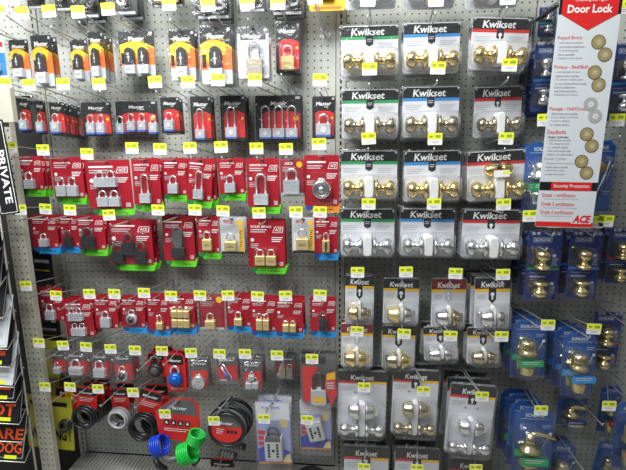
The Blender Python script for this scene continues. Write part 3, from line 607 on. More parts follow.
def key_safe(root, w, h, hoop=True, tilt=0.0):
    top = .012; zb = top-h; y = -.0005
    m = MB(); m.prism(rrect(0, top-h/2, w*.94, h*.96, .006), .0012, 0, mat('lilac_card', (.33, .36, .62), .4))
    m.flat([(-w*.46, zb+h*.25), (-w*.1, zb+h*.36), (w*.46, zb+h*.2), (w*.46, zb+h*.03), (-w*.46, zb+h*.03)], y, mat('royal_blue_print', (.03, .06, .42), .4))
    m.rect(-w*.46, w*.46, zb+h*.02, zb+h*.05, y-.0003, STRIPO); m.rect(-w*.46, w*.46, top-h*.30, top-h*.03, y, PAPER)
    for k in range(3): m.rect(-w*.43, -w*.24, top-h*(.52+.085*k), top-h*(.46+.085*k), y-.0003, MRED)
    m.flat(ell(w*.28, top-h*.35, w*.13, h*.07, 14), y-.0003, PBRASS); m.text('Key Safe', -w*.05, top-h*.11, w*.5, h*.045, y-.0006, BLUEP, .02)
    m.flat([(w*.2, zb+h*.06), (w*.44, zb+h*.03), (w*.42, zb+h*.2), (w*.3, zb+h*.16)], y-.0003, PBRASS); hang_hole(m, y-.001, 0); m.build('card', root)
    M = Matrix.Translation((.0, 0, zb+h*(.32 if hoop else .45))) @ Matrix.Rotation(tilt, 4, 'Y')
    b = MB(); W, H = w*.48, h*.36
    b.loft([(rrect(0, 0, W, H, .006), -.001), (rrect(0, 0, W, H, .006), -.030), (rrect(0, 0, W*.94, H*.95, .006), -.034)], COVERG, M=M)
    b.loft([(rrect(0, 0, W*.84, H*.72, .004), -.034), (rrect(0, 0, W*.82, H*.71, .004), -.036)], mat('silver_face', (.62, .63, .65), .35, .3), M=M)
    p = b.build('key_safe', root)
    k = MB()
    for i in range(5):
        for s_ in (-1, 1): k.loft([(rrect(s_*W*.24, -H*.24+i*H*.12, W*.16, H*.07, .002, 1), -.036), (rrect(s_*W*.24, -H*.24+i*H*.12, W*.14, H*.06, .002, 1), -.039)], BLACK, M=M)
    k.loft([(rrect(0, 0, W*.16, H*.1, .002, 1), -.036), (rrect(0, 0, W*.14, H*.09, .002, 1), -.040)], BLACK, M=M); k.build('push_buttons', p)
    if hoop:
        s = MB(); v0 = H*.48; pts = [(-W*.28, -.016, v0-.006)]+[(W*.28*math.cos(math.pi-math.pi*i/8), -.016, v0+H*.18+W*.28*math.sin(math.pi-math.pi*i/8)) for i in range(9)]+[(W*.28, -.016, v0-.006)]
        s.tube(pts, .0055, SHROUD, 8, M=M); s.box(-W*.42, W*.42, -.036, -.002, v0-.012, v0+.004, SHROUD, M=M); s.build('hasp', p)
    blister(root, rrect(0, top-h/2, w, h, .008), .045, CLEARS, .002)
def multi_tool(root, w, h):
    top = .010; zb = top-h; y = -.0005
    m = MB(); m.prism(rrect(0, top-h/2, w*.95, h*.96, .006), .0012, 0, SHROUD); m.rect(-w*.45, -w*.05, zb+h*.05, top-h*.25, y, MRED); m.rect(-w*.45, w*.2, top-h*.2, top-h*.06, y, BLACK); hang_hole(m, y-.001, 0); m.build('card', root)
    b = MB(); b.loft([(rrect(-w*.02, zb+h*.20, w*.42, h*.30, .01), -.001), (rrect(-w*.02, zb+h*.20, w*.40, h*.28, .01), -.03)], COVERG); b.rect(-w*.16, w*.14, zb+h*.12, zb+h*.22, -.0312, YELLOW); p = b.build('steering_lock_body', root)
    s = MB(); s.tube([(-w*.14, -.015, zb+h*.34), (-w*.12, -.015, zb+h*.58), (0, -.015, zb+h*.66), (w*.1, -.015, zb+h*.58), (w*.1, -.015, zb+h*.34)], .008, LOCKB, 8); s.build('shackle', p)
    s = MB(); o = [(w*.30, zb+h*.02), (w*.46, zb+h*.25), (w*.44, top-h*.30), (w*.22, top-h*.34), (w*.14, zb+h*.45)]; s.prism(o, -.020, -.024, MRED); s.flat([(w*.22, top-h*.34), (w*.20, top-h*.46), (w*.44, top-h*.44), (w*.44, top-h*.30)], -.0245, YELLOW); lines(s, w*.2, w*.4, zb+h*.5, 3, h*.05, -.0245, LGREYP, h*.03, 0); s.build('leaflet', root)
    blister(root, rrect(0, top-h/2, w, h, .008), .036, CLEARS, .002)
def dark_clam(root, w, h, lens=2, face=LOCKB, cardm=None):
    top = .010; zb = top-h
    m = MB(); m.prism(rrect(0, top-h/2, w*.95, h*.96, .006), .0012, 0, cardm or BLACK); m.rect(-w*.3, w*.3, top-h*.3, top-h*.15, -.0005, LGREYP); m.rect(-w*.4, w*.4, zb+h*.03, zb+h*.08, -.0005, LGREYP); m.build('card', root)
    for k in range(lens):
        cx = (k-(lens-1)/2)*w*.42; disc_lock(root, cx, zb+h*.26, min(w*.2, h*.17), face=face)
    blister(root, rrect(0, top-h/2, w, h, .01), .045, CLEARS, .002)

# ------------------------------------------------------------------ hooks and packs
LH = .27
def hook(P0, T, TG, label, tagless=False, double=False):
    """P0 base on the board, T end of the product wire, TG centre of the price tag"""
    r = empty('peg_hook', P0)
    q = lambda p: Vector(p)-P0
    m = MB()
    if not double:
        pl = [(-.021, .030), (-.021, .004), (-.012, -.020), (0, -.030), (.012, -.020), (.021, .004), (.021, .030)]; m.loft([(pl, -.001), (pl, -.003)], CLEARP)
        m.build('back_plate', r)
    m = MB(); t = q(T); m.tube([(0, .004, 0), (0, -.004, 0), t*.97, t, t+Vector((0, -.004, .010))], .0026, WIRE, 6); m.build('wire', r)
    if not tagless:
        g = q(TG)
        m = MB(); m.tube([(0, -.002, .024), Vector((0, -.002, .024))*.5+(g+Vector((0, .004, .006)))*.5, g+Vector((0, .006, .006)), g+Vector((0, .001, .012))], .0020, WIRE, 6); m.build('label_arm', r)
        m = MB(); W, H = .046, .038; M = Matrix.Translation(g) @ Matrix.Rotation(random.uniform(-.05, .05), 4, 'Y')
        m.loft([(rrect(0, 0, W, H, .002, 1), .0006), (rrect(0, 0, W, H, .002, 1), -.0006)], WHITE, M=M)
        m.rect(-W/2, W/2, -H*.03, H/2, -.0009, TAGY, M=M); m.rect(-W*.4, -W*.15, H*.12, H*.3, -.0012, TAGG, M=M); m.rect(W*.02, W*.38, H*.1, H*.34, -.0012, TAGG, M=M)
        m.rect(-W*.3, W*.3, -H*.22, -H*.16, -.0009, LGREYP, M=M); m.rect(-W*.2, W*.2, -H*.34, -H*.29, -.0009, LGREYP, M=M)
        m.build('price_tag', r)
    return tag(r, label, 'hook')
ORD = ['next', 'second', 'third', 'fourth', 'fifth']
def peg(box, tg, fn, kw, n, label, name='padlock_pack', cat='padlock pack', sp=.025, t=.022, roll=0, d=None, group=None, hk=True):
    x0, y0, x1, y1 = box; cx, cy = (x0+x1)/2, (y0+y1)/2
    if d is None:
        if tg is None: d = .12
        else:
            XT = at(tg[0], tg[1], -LH).x; best = None
            for k in range(4, 25):
                dd = k*.01; e = abs(at(cx, y0, -dd).x-XT)
                if best is None or e < best[0]: best = (e, dd)
            d = best[1] if abs(cx-350) > 60 else .17
        d = min(max(d, (n-1)*sp+.02+.004), .245)
    Yf = -(d+t*.4)
    lean = abs((cx-303)/(1830-cy))*(y1-y0)*(.8 if cx < 300 else .35)
    w_ = at(x1, cy, Yf).x-at(x0, cy, Yf).x - lean/F*(D+Yf); h_ = at(cx, y0, Yf).z-at(cx, y1, Yf).z
    X = at(cx, cy, Yf).x; top = at(cx, y0, Yf).z
    hole = .012 if t > .04 else .010
    H = Vector((X, -d, top-hole))
    r = empty(name); fn(r, w_, h_, **kw); r.location = H; r.rotation_euler = (0, math.radians(-roll), 0)
    tag(r, label, cat, group)
    for k in range(1, n):
        c = copy_tree(r); c.location = H+Vector((random.uniform(-.003, .003), k*sp, -.1*k*sp+random.uniform(-.002, .003)))
        c.rotation_euler = (0, math.radians(random.uniform(-2, 2)), 0)
        c['label'] = ORD[k-1]+' one in line behind the '+label
    if hk:
        sl = .03
        if tg: TG = at(tg[0], tg[1], -LH); TX = TG.x
        else: TG = None; TX = X
        TX2 = TX if abs(TX-X) < .05 else X
        k = (TX2-X)/max(LH-d, .02); k = max(-.15, min(.15, k))
        base = Vector((X-k*d, 0, H.z-sl*d+.004)); T = Vector((X+k*(LH-d), -LH+.006, H.z+sl*(LH-d)+.004))
        hook(base, T, TG if TG else T, 'wire hook with price tag carrying the '+label, tagless=TG is None)
    return r
# ------------------------------------------------------------------ top row, only its lower ends show
R = 'packs in the top row cut by the frame'
for b, tg, n, lens, face, cm, lab in (
  ((2,-40,16,21),None,1,1,COVERG,PAPER,'white disc lock pack at far top left corner'),
  ((18,-42,43,8),(-6,-60),1,2,BRASS,BLACK,'twin brass lock pack, first of top row'),
  ((47,-40,69,10),(22,-58),2,1,ABRASS,BLACK,'bronze lock pack, second along the top row'),
  ((70,-38,98,17),(40,-58),2,2,LOCKB,BLACK,'dark twin lock pack, third in top row'),
  ((104,-42,136,14),(86,-60),2,1,NICKEL,BLACK,'grey round lock pack, fourth in top row'),
  ((146,-40,184,6),(135,-60),1,2,BRASS,BLACK,'wide dark lock pack, fifth in top row'),
  ((190,-38,231,18),(178,-60),2,2,LOCKB,BLACK,'large black lock pack, sixth in top row'),
  ((235,-40,266,11),(230,-60),1,1,TAN,BLACK,'tan lock pack, seventh in top row'),
  ((268,-42,304,14),(262,-60),2,2,LOCKB,BLACK,'black twin lock pack above the brass padlock')):
    peg(b, tg, dark_clam, dict(lens=lens, face=face, cardm=cm), n, lab, sp=.05, t=.045, group=R, d=.10)
def orange_pack(root, w, h):
    m = MB(); m.prism(rrect(0, .01-h/2, w, h, .006), .001, 0, YELLOW); m.rect(-w*.4, w*.4, .01-h*.97, .01-h*.9, -.0005, ORANGE); m.build('card', root)
    padlock(root, 0, .01-h*.75, w*.4, h*.3, h*.2, 'black')
peg((309,-34,345,10), (315,-60), orange_pack, {}, 1, 'yellow orange carded lock cut by top edge', group=R, d=.10)
peg((343,-48,399,9), (366,-70), kwik_knob, dict(metal=NICKEL), 1, 'clear knob pack cut by frame, leftmost', 'door_knob_pack', 'knob pack', .065, .06, 0, .17, R)
peg((402,-49,459,9), (436,-70), kwik_knob, dict(metal=NICKEL, stripe=BLUEP), 1, 'clear knob pack cut by frame, middle', 'door_knob_pack', 'knob pack', .065, .06, 0, .17, R)
peg((465,-50,524,8), (508,-70), kwik_knob, dict(metal=NICKEL, stripe=MRED), 1, 'clear knob pack cut by frame, rightmost', 'door_knob_pack', 'knob pack', .065, .06, 0, .17, R)

# ------------------------------------------------------------------ row of orange packs
R = 'weatherproof padlock packs in the orange row'
OR = dict(lay=ORL, style='orange', theme='orange'); OR2 = dict(lay=ORL2, style='orange', theme='orange')
def blue_sliver(root, w, h):
    m = MB(); m.prism(rrect(0, .01-h/2, w, h, .004), .001, 0, PAPER); m.rect(-w*.45, w*.45, .01-h*.9, .01-h*.35, -.0005, BLUEP); m.rect(-w*.4, w*.4, .01-h*.2, .01-h*.08, -.0005, MRED); m.build('card', root)
    padlock(root, 0, .01-h*.8, w*.4, h*.2, h*.15, 'steel'); blister(root, rrect(0, .01-h/2, w, h, .005), .02)
peg((-16,38,7,79), (-30,12), blue_sliver, {}, 1, 'blue and white lock pack at left frame edge', group=R)
for b, tg, kw, n, lab in (
  ((5,38,31,80),(-2,12),OR,1,'orange single padlock pack, first at left'),
  ((27,33,55,87),(22,13),OR,2,'tall orange single padlock pack, second from left'),
  ((67,38,90,82),(49,11),OR,1,'orange padlock pack, third from left'),
  ((85,30,106,80),(78,12),OR,3,'orange padlock pack, fourth from left, overlapping stack'),
  ((115,29,157,77),(108,9),OR2,1,'wide orange pack with two black padlocks'),
  ((166,28,197,81),(169,4),OR,2,'orange padlock pack right of wide twin pack'),
  ((197,24,234,85),(208,5),OR,3,'largest orange single padlock pack, beside white one')):
    peg(b, tg, master, kw, n, lab, sp=.03, t=.026, group=R)
peg((235,25,270,79), (247,3), master, dict(lay=[(.55,.07,.48,.30,.33)], style='tan', theme='white'), 2, 'white carded padlock pack with tan body', sp=.035, t=.03, group=R)
peg((274,20,301,74), (278,3), master, dict(lay=[(.5,.07,.5,.26,.20)], style='brass', theme='red'), 2, 'black and red pack with square brass padlock', sp=.035, t=.03, group=R)
h0 = at(325, 36); hook(h0, h0+Vector((-.012, -LH, .03)), at(315, -2, -LH), 'empty wire hook between brass padlock and knob packs')

# ------------------------------------------------------------------ row of clear laminated padlock packs
R = 'clear packs of blue based steel padlocks'
ML = [(.47,.07,.46,.30,.20)]
for b, tg, lay, n, lab, th in (
  ((15,97,32,133),(-14,86),[(.47,.07,.6,.3,.2)],1,'narrow clear steel padlock pack, first at left','red'),
  ((32,99,47,135),(5,84),[(.5,.07,.6,.3,.2)],1,'narrow clear steel padlock pack, second from left','red'),
  ((46,101,66,136),(29,85),[(.45,.07,.55,.33,.24)],5,'single steel padlock pack fronting five deep stack','red'),
  ((78,101,113,137),(63,84),[(.34,.07,.26,.33,.22),(.66,.07,.26,.33,.22)],1,'clear pack with two steel padlocks','red'),
  ((112,100,160,136),(99,84),[(.14,.06,.18,.3,.2),(.39,.12,.18,.3,.2),(.63,.12,.18,.3,.2),(.87,.06,.18,.3,.2)],1,'wide clear pack with four steel padlocks','red'),
  ((158,96,181,134),(155,82),ML,2,'clear steel padlock pack beside four padlock pack','red'),
  ((188,95,213,143),(188,82),[(.48,.07,.42,.22,.42)],2,'shiny clear pack with long shackle padlock','red'),
  ((218,94,247,142),(218,80),[(.45,.07,.42,.24,.42)],3,'long shackle padlock pack left of triple pack','red'),
  ((253,94,304,142),(255,80),[(.24,.07,.24,.22,.46),(.5,.07,.24,.22,.46),(.76,.07,.24,.22,.46)],2,'wide clear pack with three long shackle padlocks','red'),
  ((311,95,336,140),(320,80),[(.5,.07,.6,.3,.2)],1,'last steel padlock pack before the knob bay','red')):
    peg(b, tg, master, dict(lay=lay, style='master', theme=th), n, lab, sp=.028, t=.026, group=R)
h0 = at(296, 92); hook(h0, h0+Vector((-.02, -LH+.05, .025)), h0, 'bare wire hook above triple padlock pack', tagless=True)

# ------------------------------------------------------------------ first row of red cards
R = 'red cards in the upper red row'
for b, tg, kw, n, lab, roll in (
  ((16,156,43,190),(10.7,147.6),dict(lay=ONE),3,'red card with steel padlock beside end post',0),
  ((49,157,84,198),(43,150),dict(lay=[(.3,.05,.32,.26,.2),(.66,.05,.32,.26,.2)],title='LAMINATED STEEL'),2,'red card with two steel padlocks',0),
  ((83,160,132,209),(87,154),dict(lay=FOUR),1,'red card with four steel padlocks',1),
  ((130,158,161,205),(132,148),dict(lay=[(.46,.05,.38,.2,.4)],title='LAMINATED STEEL'),2,'red card, long shackle padlock beside four padlocks',0),
  ((161,158,187,195),(160,149),dict(lay=ONE),2,'red card with padlock left of tilted card',-1),
  ((187,158,214,201),(190,148),dict(lay=[(.5,.05,.4,.22,.42)],strip=GREEN),3,'tilted red card with long shackle padlock',-5),
  ((217,158,244,194),(221,147),dict(lay=ONE,title='LAMINATED STEEL'),2,'red card with padlock right of tilted card',1),
  ((246,158,279,207),(256.5,148.5),dict(lay=[(.45,.05,.46,.22,.40)],title='LAMINATED STEEL'),2,'large red card with long shackle padlock',0),
  ((304,155,339,206),(319,144),dict(special='disc',strip=STRIPO),1,'red card with round steel disc padlock',0)):
    peg(b, tg, ace_card, kw, n, lab, roll=roll, group=R)
peg((279,158,304,197), (286,149), ace_clam, dict(lay=[(.5,.08,.66,.36,.28)], style='steel', yellow=False), 2, 'clear pack with large steel padlock beside disc', sp=.032, t=.03, group=R)

# ------------------------------------------------------------------ second row of red cards
R = 'red cards in the black padlock row'
for b, tg, kw, n, lab, roll in (
  ((28,215,58,248),(20.5,209.7),dict(lay=SMALL,strip=BLUES),2,'red card with small silver padlock, blue strip',0),
  ((57,215,79,247),(45.5,209),dict(lay=ONE,style='black',strip=BLUES),1,'partly hidden red card with small black padlock',0),
  ((74,216,105,250),(70,210),dict(lay=[(.42,.05,.5,.34,.26)],style='black'),3,'red card with medium black padlock',1),
  ((106,220,153,265),(109,215),dict(lay=TRI,style='black'),3,'red card with three black padlocks',0),
  ((161,216,195,261),(158,210),dict(lay=[(.5,.08,.42,.24,.42)],style='cover'),2,'red card with tall shrouded black padlock',0),
  ((196,216,220,253),(195,210),dict(lay=[(.45,.08,.42,.3,.2)],style='brass'),2,'red card, brass padlock beside shrouded black one',0),
  ((247,220,285,268),(259,213),dict(lay=[(.33,.06,.27,.2,.13),(.63,.06,.27,.2,.13)],style='brass',title='SOLID BRASS'),2,'large red card with two brass padlocks',0),
  ((314,217,338,254),(320,212),dict(special='combo',style='brass',strip=BLUES),1,'red card with brass number combination padlock',0)):
    peg(b, tg, ace_card, kw, n, lab, roll=roll, group=R)
peg((218,217,245,256), (223,211), ace_clam, dict(lay=[(.46,.14,.46,.24,.2)]), 2, 'clear pack, brass padlock left of twin brass', sp=.03, t=.03, group=R)
peg((291,217,315,255), (296,212), ace_clam, dict(lay=[(.48,.14,.52,.3,.24)]), 2, 'clear pack, brass padlock right of twin brass', sp=.03, t=.03, group=R)

# ------------------------------------------------------------------ third row of red cards
R = 'red cards in the lower red row'
for b, tg, kw, n, lab, roll in (
  ((37,288,64,321),(26,286),dict(lay=[(.45,.06,.4,.26,.2)],strip=None),1,'red card with silver padlock, lower row first',0),
  ((61,300,93,337),(56,295.6),dict(lay=FOUR,strip=None,style='steel'),3,'red card with four small grey padlocks',2),
  ((92,297,118,329),(89.4,294),dict(lay=[(.5,.08,.42,.28,.2)],strip=None),2,'red card with silver padlock beside black dial',0),
  ((119,297,145,328),(114.4,294),dict(special='dial',strip=BLUES),2,'red card with black dial combination padlock',0),
  ((145,296,169,331),(144,293),dict(lay=[(.6,.06,.3,.2,.2)],style='brass',strip=BLUES),2,'red card with tiny brass padlock beside dial',0),
  ((166,295,195,329),(171,296),dict(lay=SIXB,style='brass',strip=BLUES),2,'red card with six small brass padlocks',0),
  ((225,295,251,327),(228,295.6),dict(lay=[(.5,.06,.32,.22,.2)],style='brass',strip=BLUES),2,'red card, brass padlock right of clear pack',0),
  ((250,297,276,332),(257.5,296.6),dict(lay=[(.35,.07,.24,.3,.16),(.62,.07,.24,.3,.16)],style='brass',strip=BLUES),2,'red card, two narrow tall brass padlocks',0),
  ((275,299,303,333),(285.5,296),dict(lay=[(.38,.05,.22,.22,.1),(.64,.05,.22,.22,.1)],style='brass',strip=BLUES),3,'red card, two short brass padlocks',0),
  ((310,297,336,332),(320,295),dict(special='combo',style='black',strip=BLUES),1,'red card with black number combination padlock',0)):
    peg(b, tg, ace_card, kw, n, lab, roll=roll, group=R)
peg((196,294,225,332), (200,295.6), ace_clam, dict(lay=[(.48,.10,.36,.22,.18)], yellow=False), 1, 'clear edged red pack with small brass padlock', sp=.03, t=.03, group=R)

# ------------------------------------------------------------------ row of small clear packs
R = 'small clear packs in the sixth row'
for b, tg, fn, kw, n, lab, roll in (
  ((48,352,66,374),(39,343),small_clam,dict(lay=ONE),2,'small red lock pack partly hidden beside yellow sign',0),
  ((63,352,88,377),(63,345.5),small_clam,dict(lay=[(.5,.1,.6,.3,.3)],style='grey'),2,'small clear pack with grey bodied padlock, left',0),
  ((88,353,110,379),(86,347),small_clam,dict(lay=[(.5,.1,.6,.3,.3)],style='steel'),2,'small clear pack with silver padlock, middle',0),
  ((110,354,133,382),(110.5,349),small_clam,dict(special='dial'),3,'small clear pack with black combination dial',1),
  ((145,354,166,378),(135,350.5),ball_card,dict(body=LOCKB),4,'red card with round black dial padlock',0),
  ((164,354,186,393),(162,351),ball_card,dict(body=LBLUE),2,'red card with bright blue round padlock',0),
  ((188,358,210,391),(191,353),small_clam,dict(special='silver'),2,'clear pack with shiny round silver lock',-2),
  ((214,356,238,383),(219.5,354),small_clam,dict(special='cable'),2,'clear pack with blue sleeved cable shackle lock',2),
  ((240,360,263,391),(245,354),small_clam,dict(lay=[(.36,.08,.28,.2,.14),(.66,.1,.28,.2,.14),(.5,.36,.26,.16,.1)],style='grey'),3,'clear pack with pale luggage locks',0),
  ((274,355,297,380),(277,355.5),small_clam,dict(lay=[(.36,.08,.28,.42,.14),(.68,.08,.28,.42,.14)],style='tan'),2,'small clear pack with two tan locks',0)):
    peg(b, tg, fn, kw, n, lab, sp=.028, t=.028, roll=roll, group=R)
peg((299,355,337,406), (312,359), multi_tool, {}, 2, 'clear pack of grey lock and red leaflet', sp=.04, t=.036, group=R, roll=2)

# ------------------------------------------------------------------ bottom rows: cables and key safes
R = 'cable locks in the bottom row'
peg((50,390,88,429), (45,387), cable_card, dict(yellow=True, R=.024), 1, 'cable lock with yellow band nearest end post', 'cable_lock_pack', 'cable lock', .04, .04, -6, None, R)
peg((71,389,100,427), (70,387), cable_card, dict(), 3, 'black coiled cable lock with red card', 'cable_lock_pack', 'cable lock', .05, .045, -4, None, R)
peg((106,390,131,426), (98,389), cable_card, dict(sleeve=RUBG), 2, 'clear sleeved cable coil hanging beside black coil', 'cable_lock_pack', 'cable lock', .05, .045, 0, None, R)
peg((135,392,167,438), (133,392.5), cable_card, dict(loops=5), 2, 'black cable lock leaning left of coloured coils', 'cable_lock_pack', 'cable lock', .05, .05, -14, None, R)
peg((152,401,206,466), (165,414), coil_card, {}, 1, 'blue and green spiral cable on red card', 'cable_lock_pack', 'cable lock', .085, .05, -3, .19, R)
peg((209,398,251,454), (214,421), ring_cable, {}, 2, 'large black cable ring with oval red card', 'cable_lock_pack', 'cable lock', .065, .05, -4, .17, R)
peg((206,461,237,500), None, cable_card, {}, 1, 'dark cable lock cut by bottom edge', 'cable_lock_pack', 'cable lock', .05, .05, 0, .05, R)
R = 'push button key safes'
peg((253,403,291,468), (264,419), key_safe, {}, 2, 'silver push button key safe with black hasp', 'key_safe_pack', 'key safe', .055, .045, 2, .20, R)
peg((298,401,332,453), (307,420), key_safe, dict(hoop=False, tilt=-.25), 1, 'silver key safe without hasp, right one', 'key_safe_pack', 'key safe', .055, .045, 1, .15, R)

# ------------------------------------------------------------------ door knobs with the black headers
KN = ('door_knob_pack', 'knob pack', .066, .06)
for b, tg, kw, n, lab, roll, d in (
  ((338,22,401,76),(368,0),dict(stripe=GREENP,metal=BRASS),2,'green striped brass knob pack, topmost',0,.18),
  ((401,19,464,74),(436,0),dict(stripe=BLUEP,metal=BRASS),2,'blue striped brass knob pack, topmost',0,.18),
  ((470,14,535,71),(508,-2),dict(stripe=MRED,metal=BRASS,tabkey=True),2,'tilted red striped brass knob pack, topmost',-3,.18),
  ((339,87,401,140),(369.6,69),dict(stripe=GREENP,metal=ABRASS),3,'green striped antique knob pack, second row',0,.18),
  ((400,84,463,139),(438,68),dict(stripe=BLUEP,metal=ABRASS),3,'blue striped antique knob pack, second row',0,.18),
  ((472,84,526,139),(509.5,65),dict(stripe=MRED,metal=ABRASS,tabkey=True),1,'red striped antique knob pack, second row',1,.12),
  ((338,149,400,202),(368.6,138.5),dict(stripe=GREENP,metal=BRASS),2,'green striped brass knob pack, third row',0,.18),
  ((401,149,464,204),(435,139),dict(stripe=BLUEP,metal=BRASS),2,'blue striped brass knob pack, third row',1,.18),
  ((464,149,529,203),(506,138.5),dict(stripe=MRED,metal=BRASS,extra=True),3,'red striped pack of brass knobs and deadbolt',3,.18),
  ((338,208,397,259),(368.6,204),dict(stripe=GREENP,metal=NICKEL),3,'green striped satin nickel knob pack',0,.18),
  ((398,208,458,259),(434,204),dict(stripe=BLUEP,metal=NICKEL),3,'blue striped satin nickel knob pack',0,.18),
  ((460,209,525,261),(503.5,204.5),dict(stripe=MRED,metal=NICKEL,tabkey=True),2,'red striped satin nickel knob pack',0,.19)):
    peg(b, tg, kwik_knob, kw, n, lab, *KN, roll, d, 'boxed door knobs with black headers')
BO = ('deadbolt_pack', 'deadbolt pack', .05, .055)
for b, tg, kw, n, lab, roll, d in (
  ((344,276,375,326),(357.5,272.5),dict(metal=BRASS,metal2=ABRASS),3,'brass deadbolt pack, first of upper deadbolts',0,.17),
  ((382,279,421,327),(406,272),dict(metal=PBRASS,metal2=NICKEL),1,'pale brass deadbolt pack, second of upper deadbolts',0,.15),
  ((430,279,468,331),(455.5,273.5),dict(head=MAROON,metal=NICKEL,metal2=ABRASS),1,'maroon headed nickel deadbolt pack',1,.14),
  ((473,278,513,332),(503,274.5),dict(metal=NICKEL),4,'nickel deadbolt pack beside the green blue pack',2,.19),
  ((340,325,374,370),(357,331.5),dict(head=MAROON,metal=BRASS),3,'maroon headed brass deadbolt pack',0,.19),
  ((381,327,417,372),(404,334),dict(metal=ABRASS,metal2=BRASS),2,'antique deadbolt pack, second of lower deadbolts',0,.15),
  ((422,328,459,363),(450.5,336),dict(metal=NICKEL),2,'tilted nickel deadbolt pack, lower row',4,.15),
  ((466,329,502,367),(501.5,336.5),dict(metal=ABRASS),3,'dark deadbolt pack, last of lower deadbolts',2,.17)):
    peg(b, tg, kwik_bolt, kw, n, lab, *BO, roll, d, 'boxed deadbolts with yellow stripes')
CO = ('lockset_pack', 'lockset pack', .062, .06)
for b, tg, kw, n, lab, roll, d in (
  ((336,373,388,439),(364,387.5),dict(),2,'tall lockset pack, knobs and deadbolt, left',0,.18),
  ((391,372,441,438),(423.5,391.4),dict(metal=ABRASS),2,'tall lockset pack, knobs and deadbolt, middle',-1,.18),
  ((448,387,499,458),(482,396.6),dict(),3,'tall lockset pack pulled forward, at right',-3,.20),
  ((342,449,390,520),(364,468),dict(),3,'cut off lockset pack under left tall lockset',0,.17),
  ((393,451,441,522),(417,469),dict(),3,'cut off lockset pack under middle tall lockset',0,.17),
  ((446,462,494,530),(476,469),dict(),1,'cut off lockset pack under right tall lockset',0,.12)):
    peg(b, tg, kwik_combo, kw, n, lab, *CO, roll, d, 'tall boxed locksets')

# ------------------------------------------------------------------ blue packs
R = 'blue packs of brass locks'
SK = ('door_knob_pack', 'knob pack', .066, .06)
for b, tg, kw, n, lab, roll, d in (
  ((526,232,565,303),(555,222),dict(stripe=GREENP),2,'blue knob pack with green band, under sign',0,.20),
  ((568,232,606,302),(596,222),dict(stripe=BLUEP),2,'blue knob pack with blue band, under sign',0,.20),
  ((608,229,643,286),(606,221),dict(stripe=MRED),2,'blue knob pack with red band, right edge',0,.08),
  ((512,238,532,286),(530,216),dict(stripe=NAVY,metal=ABRASS),1,'dim blue knob pack behind nickel knob packs',0,.04),
  ((533,40,563,112),(540,-10),dict(stripe=BLUEP,metal=NICKEL),3,'blue knob pack left behind upper sign',0,.14),
  ((592,313,626,373),(640,310),dict(stripe=MRED),1,'dim blue knob pack at right of deadbolts',0,.07),
  ((611,39,650,119),(624,7),dict(stripe=BLUEP,metal=NICKEL),2,'tall blue knob pack at upper right edge',0,.18),
  ((540,4,560,36),None,dict(stripe=GREENP,metal=NICKEL),1,'short blue knob pack beside sign bracket',0,.04)):
    peg(b, tg, sch_knob, kw, n, lab, *SK, roll, d, R)
SB = ('deadbolt_pack', 'deadbolt pack', .055, .07)
for b, tg, kw, n, lab, roll, d in (
  ((510,322,550,381),(548,325),dict(stripe=GREENP,metal=BRASS),4,'blue deadbolt pack with green band',2,.20),
  ((561,334,601,399),(594,329),dict(stripe=BLUEP,metal=BRASS),4,'blue deadbolt pack with light blue band',2,.22),
  ((524,140,562,215),(545,120),dict(stripe=GREENP,metal=NICKEL),4,'blue clamshell stack left behind the sign',0,.20),
  ((583,138,621,214),(617,120),dict(kind='chain'),2,'light blue pack with door chain, right of sign',0,.12),
  ((513,411,558,482),(541,410.5),dict(stripe=GREENP,kind='lever'),4,'blue pack with brass lever, bottom row',0,.22),
  ((558,396,592,430),None,dict(stripe=NAVY,kind='lever'),1,'dark blue lever pack deep under deadbolts',0,.05),
  ((548,446,580,500),None,dict(stripe=SBLUE),2,'blue rounded pack cut by bottom edge',0,.08),
  ((600,388,627,437),(609,406),dict(stripe=MRED),1,'dark blue pack hanging behind right price tag',0,.05),
  ((612,404,652,474),(640,400),dict(stripe=MRED),1,'blue pack with red band, bottom right edge',3,.16),
  ((598,444,622,490),None,dict(stripe=NAVY,metal=ABRASS),1,'dark pack at bottom right corner',-6,.05)):
    peg(b, tg, sch_bolt, kw, n, lab, *SB, roll, d, R)

# ------------------------------------------------------------------ hanging sign
YS = -.33
c0 = at(593, 112, YS); SW = at(619, 60, YS).x-at(557.5, 60, YS).x; SH = at(575, -12, YS).z-at(565, 227, YS).z; ztop = at(590, -12, YS).z
root = empty('door_lock_sign', (at(580, 107, YS).x, YS, ztop)); root.rotation_euler = (0, math.radians(1.0), 0)
tag(root, 'tall white hanging sign headed Door Lock with red arrow', 'sign')
m = MB(); W = SW; H = SH; m.prism(rrect(0, -H/2, W, H, .004), .0015, 0, SIGNW)
y = -.0005; v = lambda p: -(p+12)/239*H            # photo row inside the sign -> height on the sign
m.rect(-W/2, W/2, v(12), 0, y, BLACK)
m.flat([(-W*.45, 0), (-W*.45, v(12)), (0, v(27)), (W*.45, v(12)), (W*.45, 0)], y-.0004, MRED)
m.text('Choosing the right', 0, v(-1), W*.5, None, y-.0008, WHITE); m.text('Door Lock', 0, v(7), W*.72, H*.032, y-.0008, WHITE, .03)
DGREY = mat('dark_text_print', (.16, .17, .19), .5)
def para(mb, head, z, xs, rows, headcol=MRED, w0=.36):
    mb.text(head, -W*.47+w0*W/2, v(z), w0*W, H*.0175, y, headcol, .004)
    for i, r in enumerate(rows):
        l = min(.52, len(r)*.019); None if r == ' ' else mb.text(r.strip(), -W*.45+l*W/2+(W*.02 if r[0] == ' ' else 0), v(z+4.6+3.7*i), l*W, H*.0095, y, DGREY)
para(m, 'Keyed Entry', 34, 0, ['- Lock by turn button', '  on inside knob/lever', '- Unlock using key', '  from outside', '- Used for entry doors'], w0=.40)
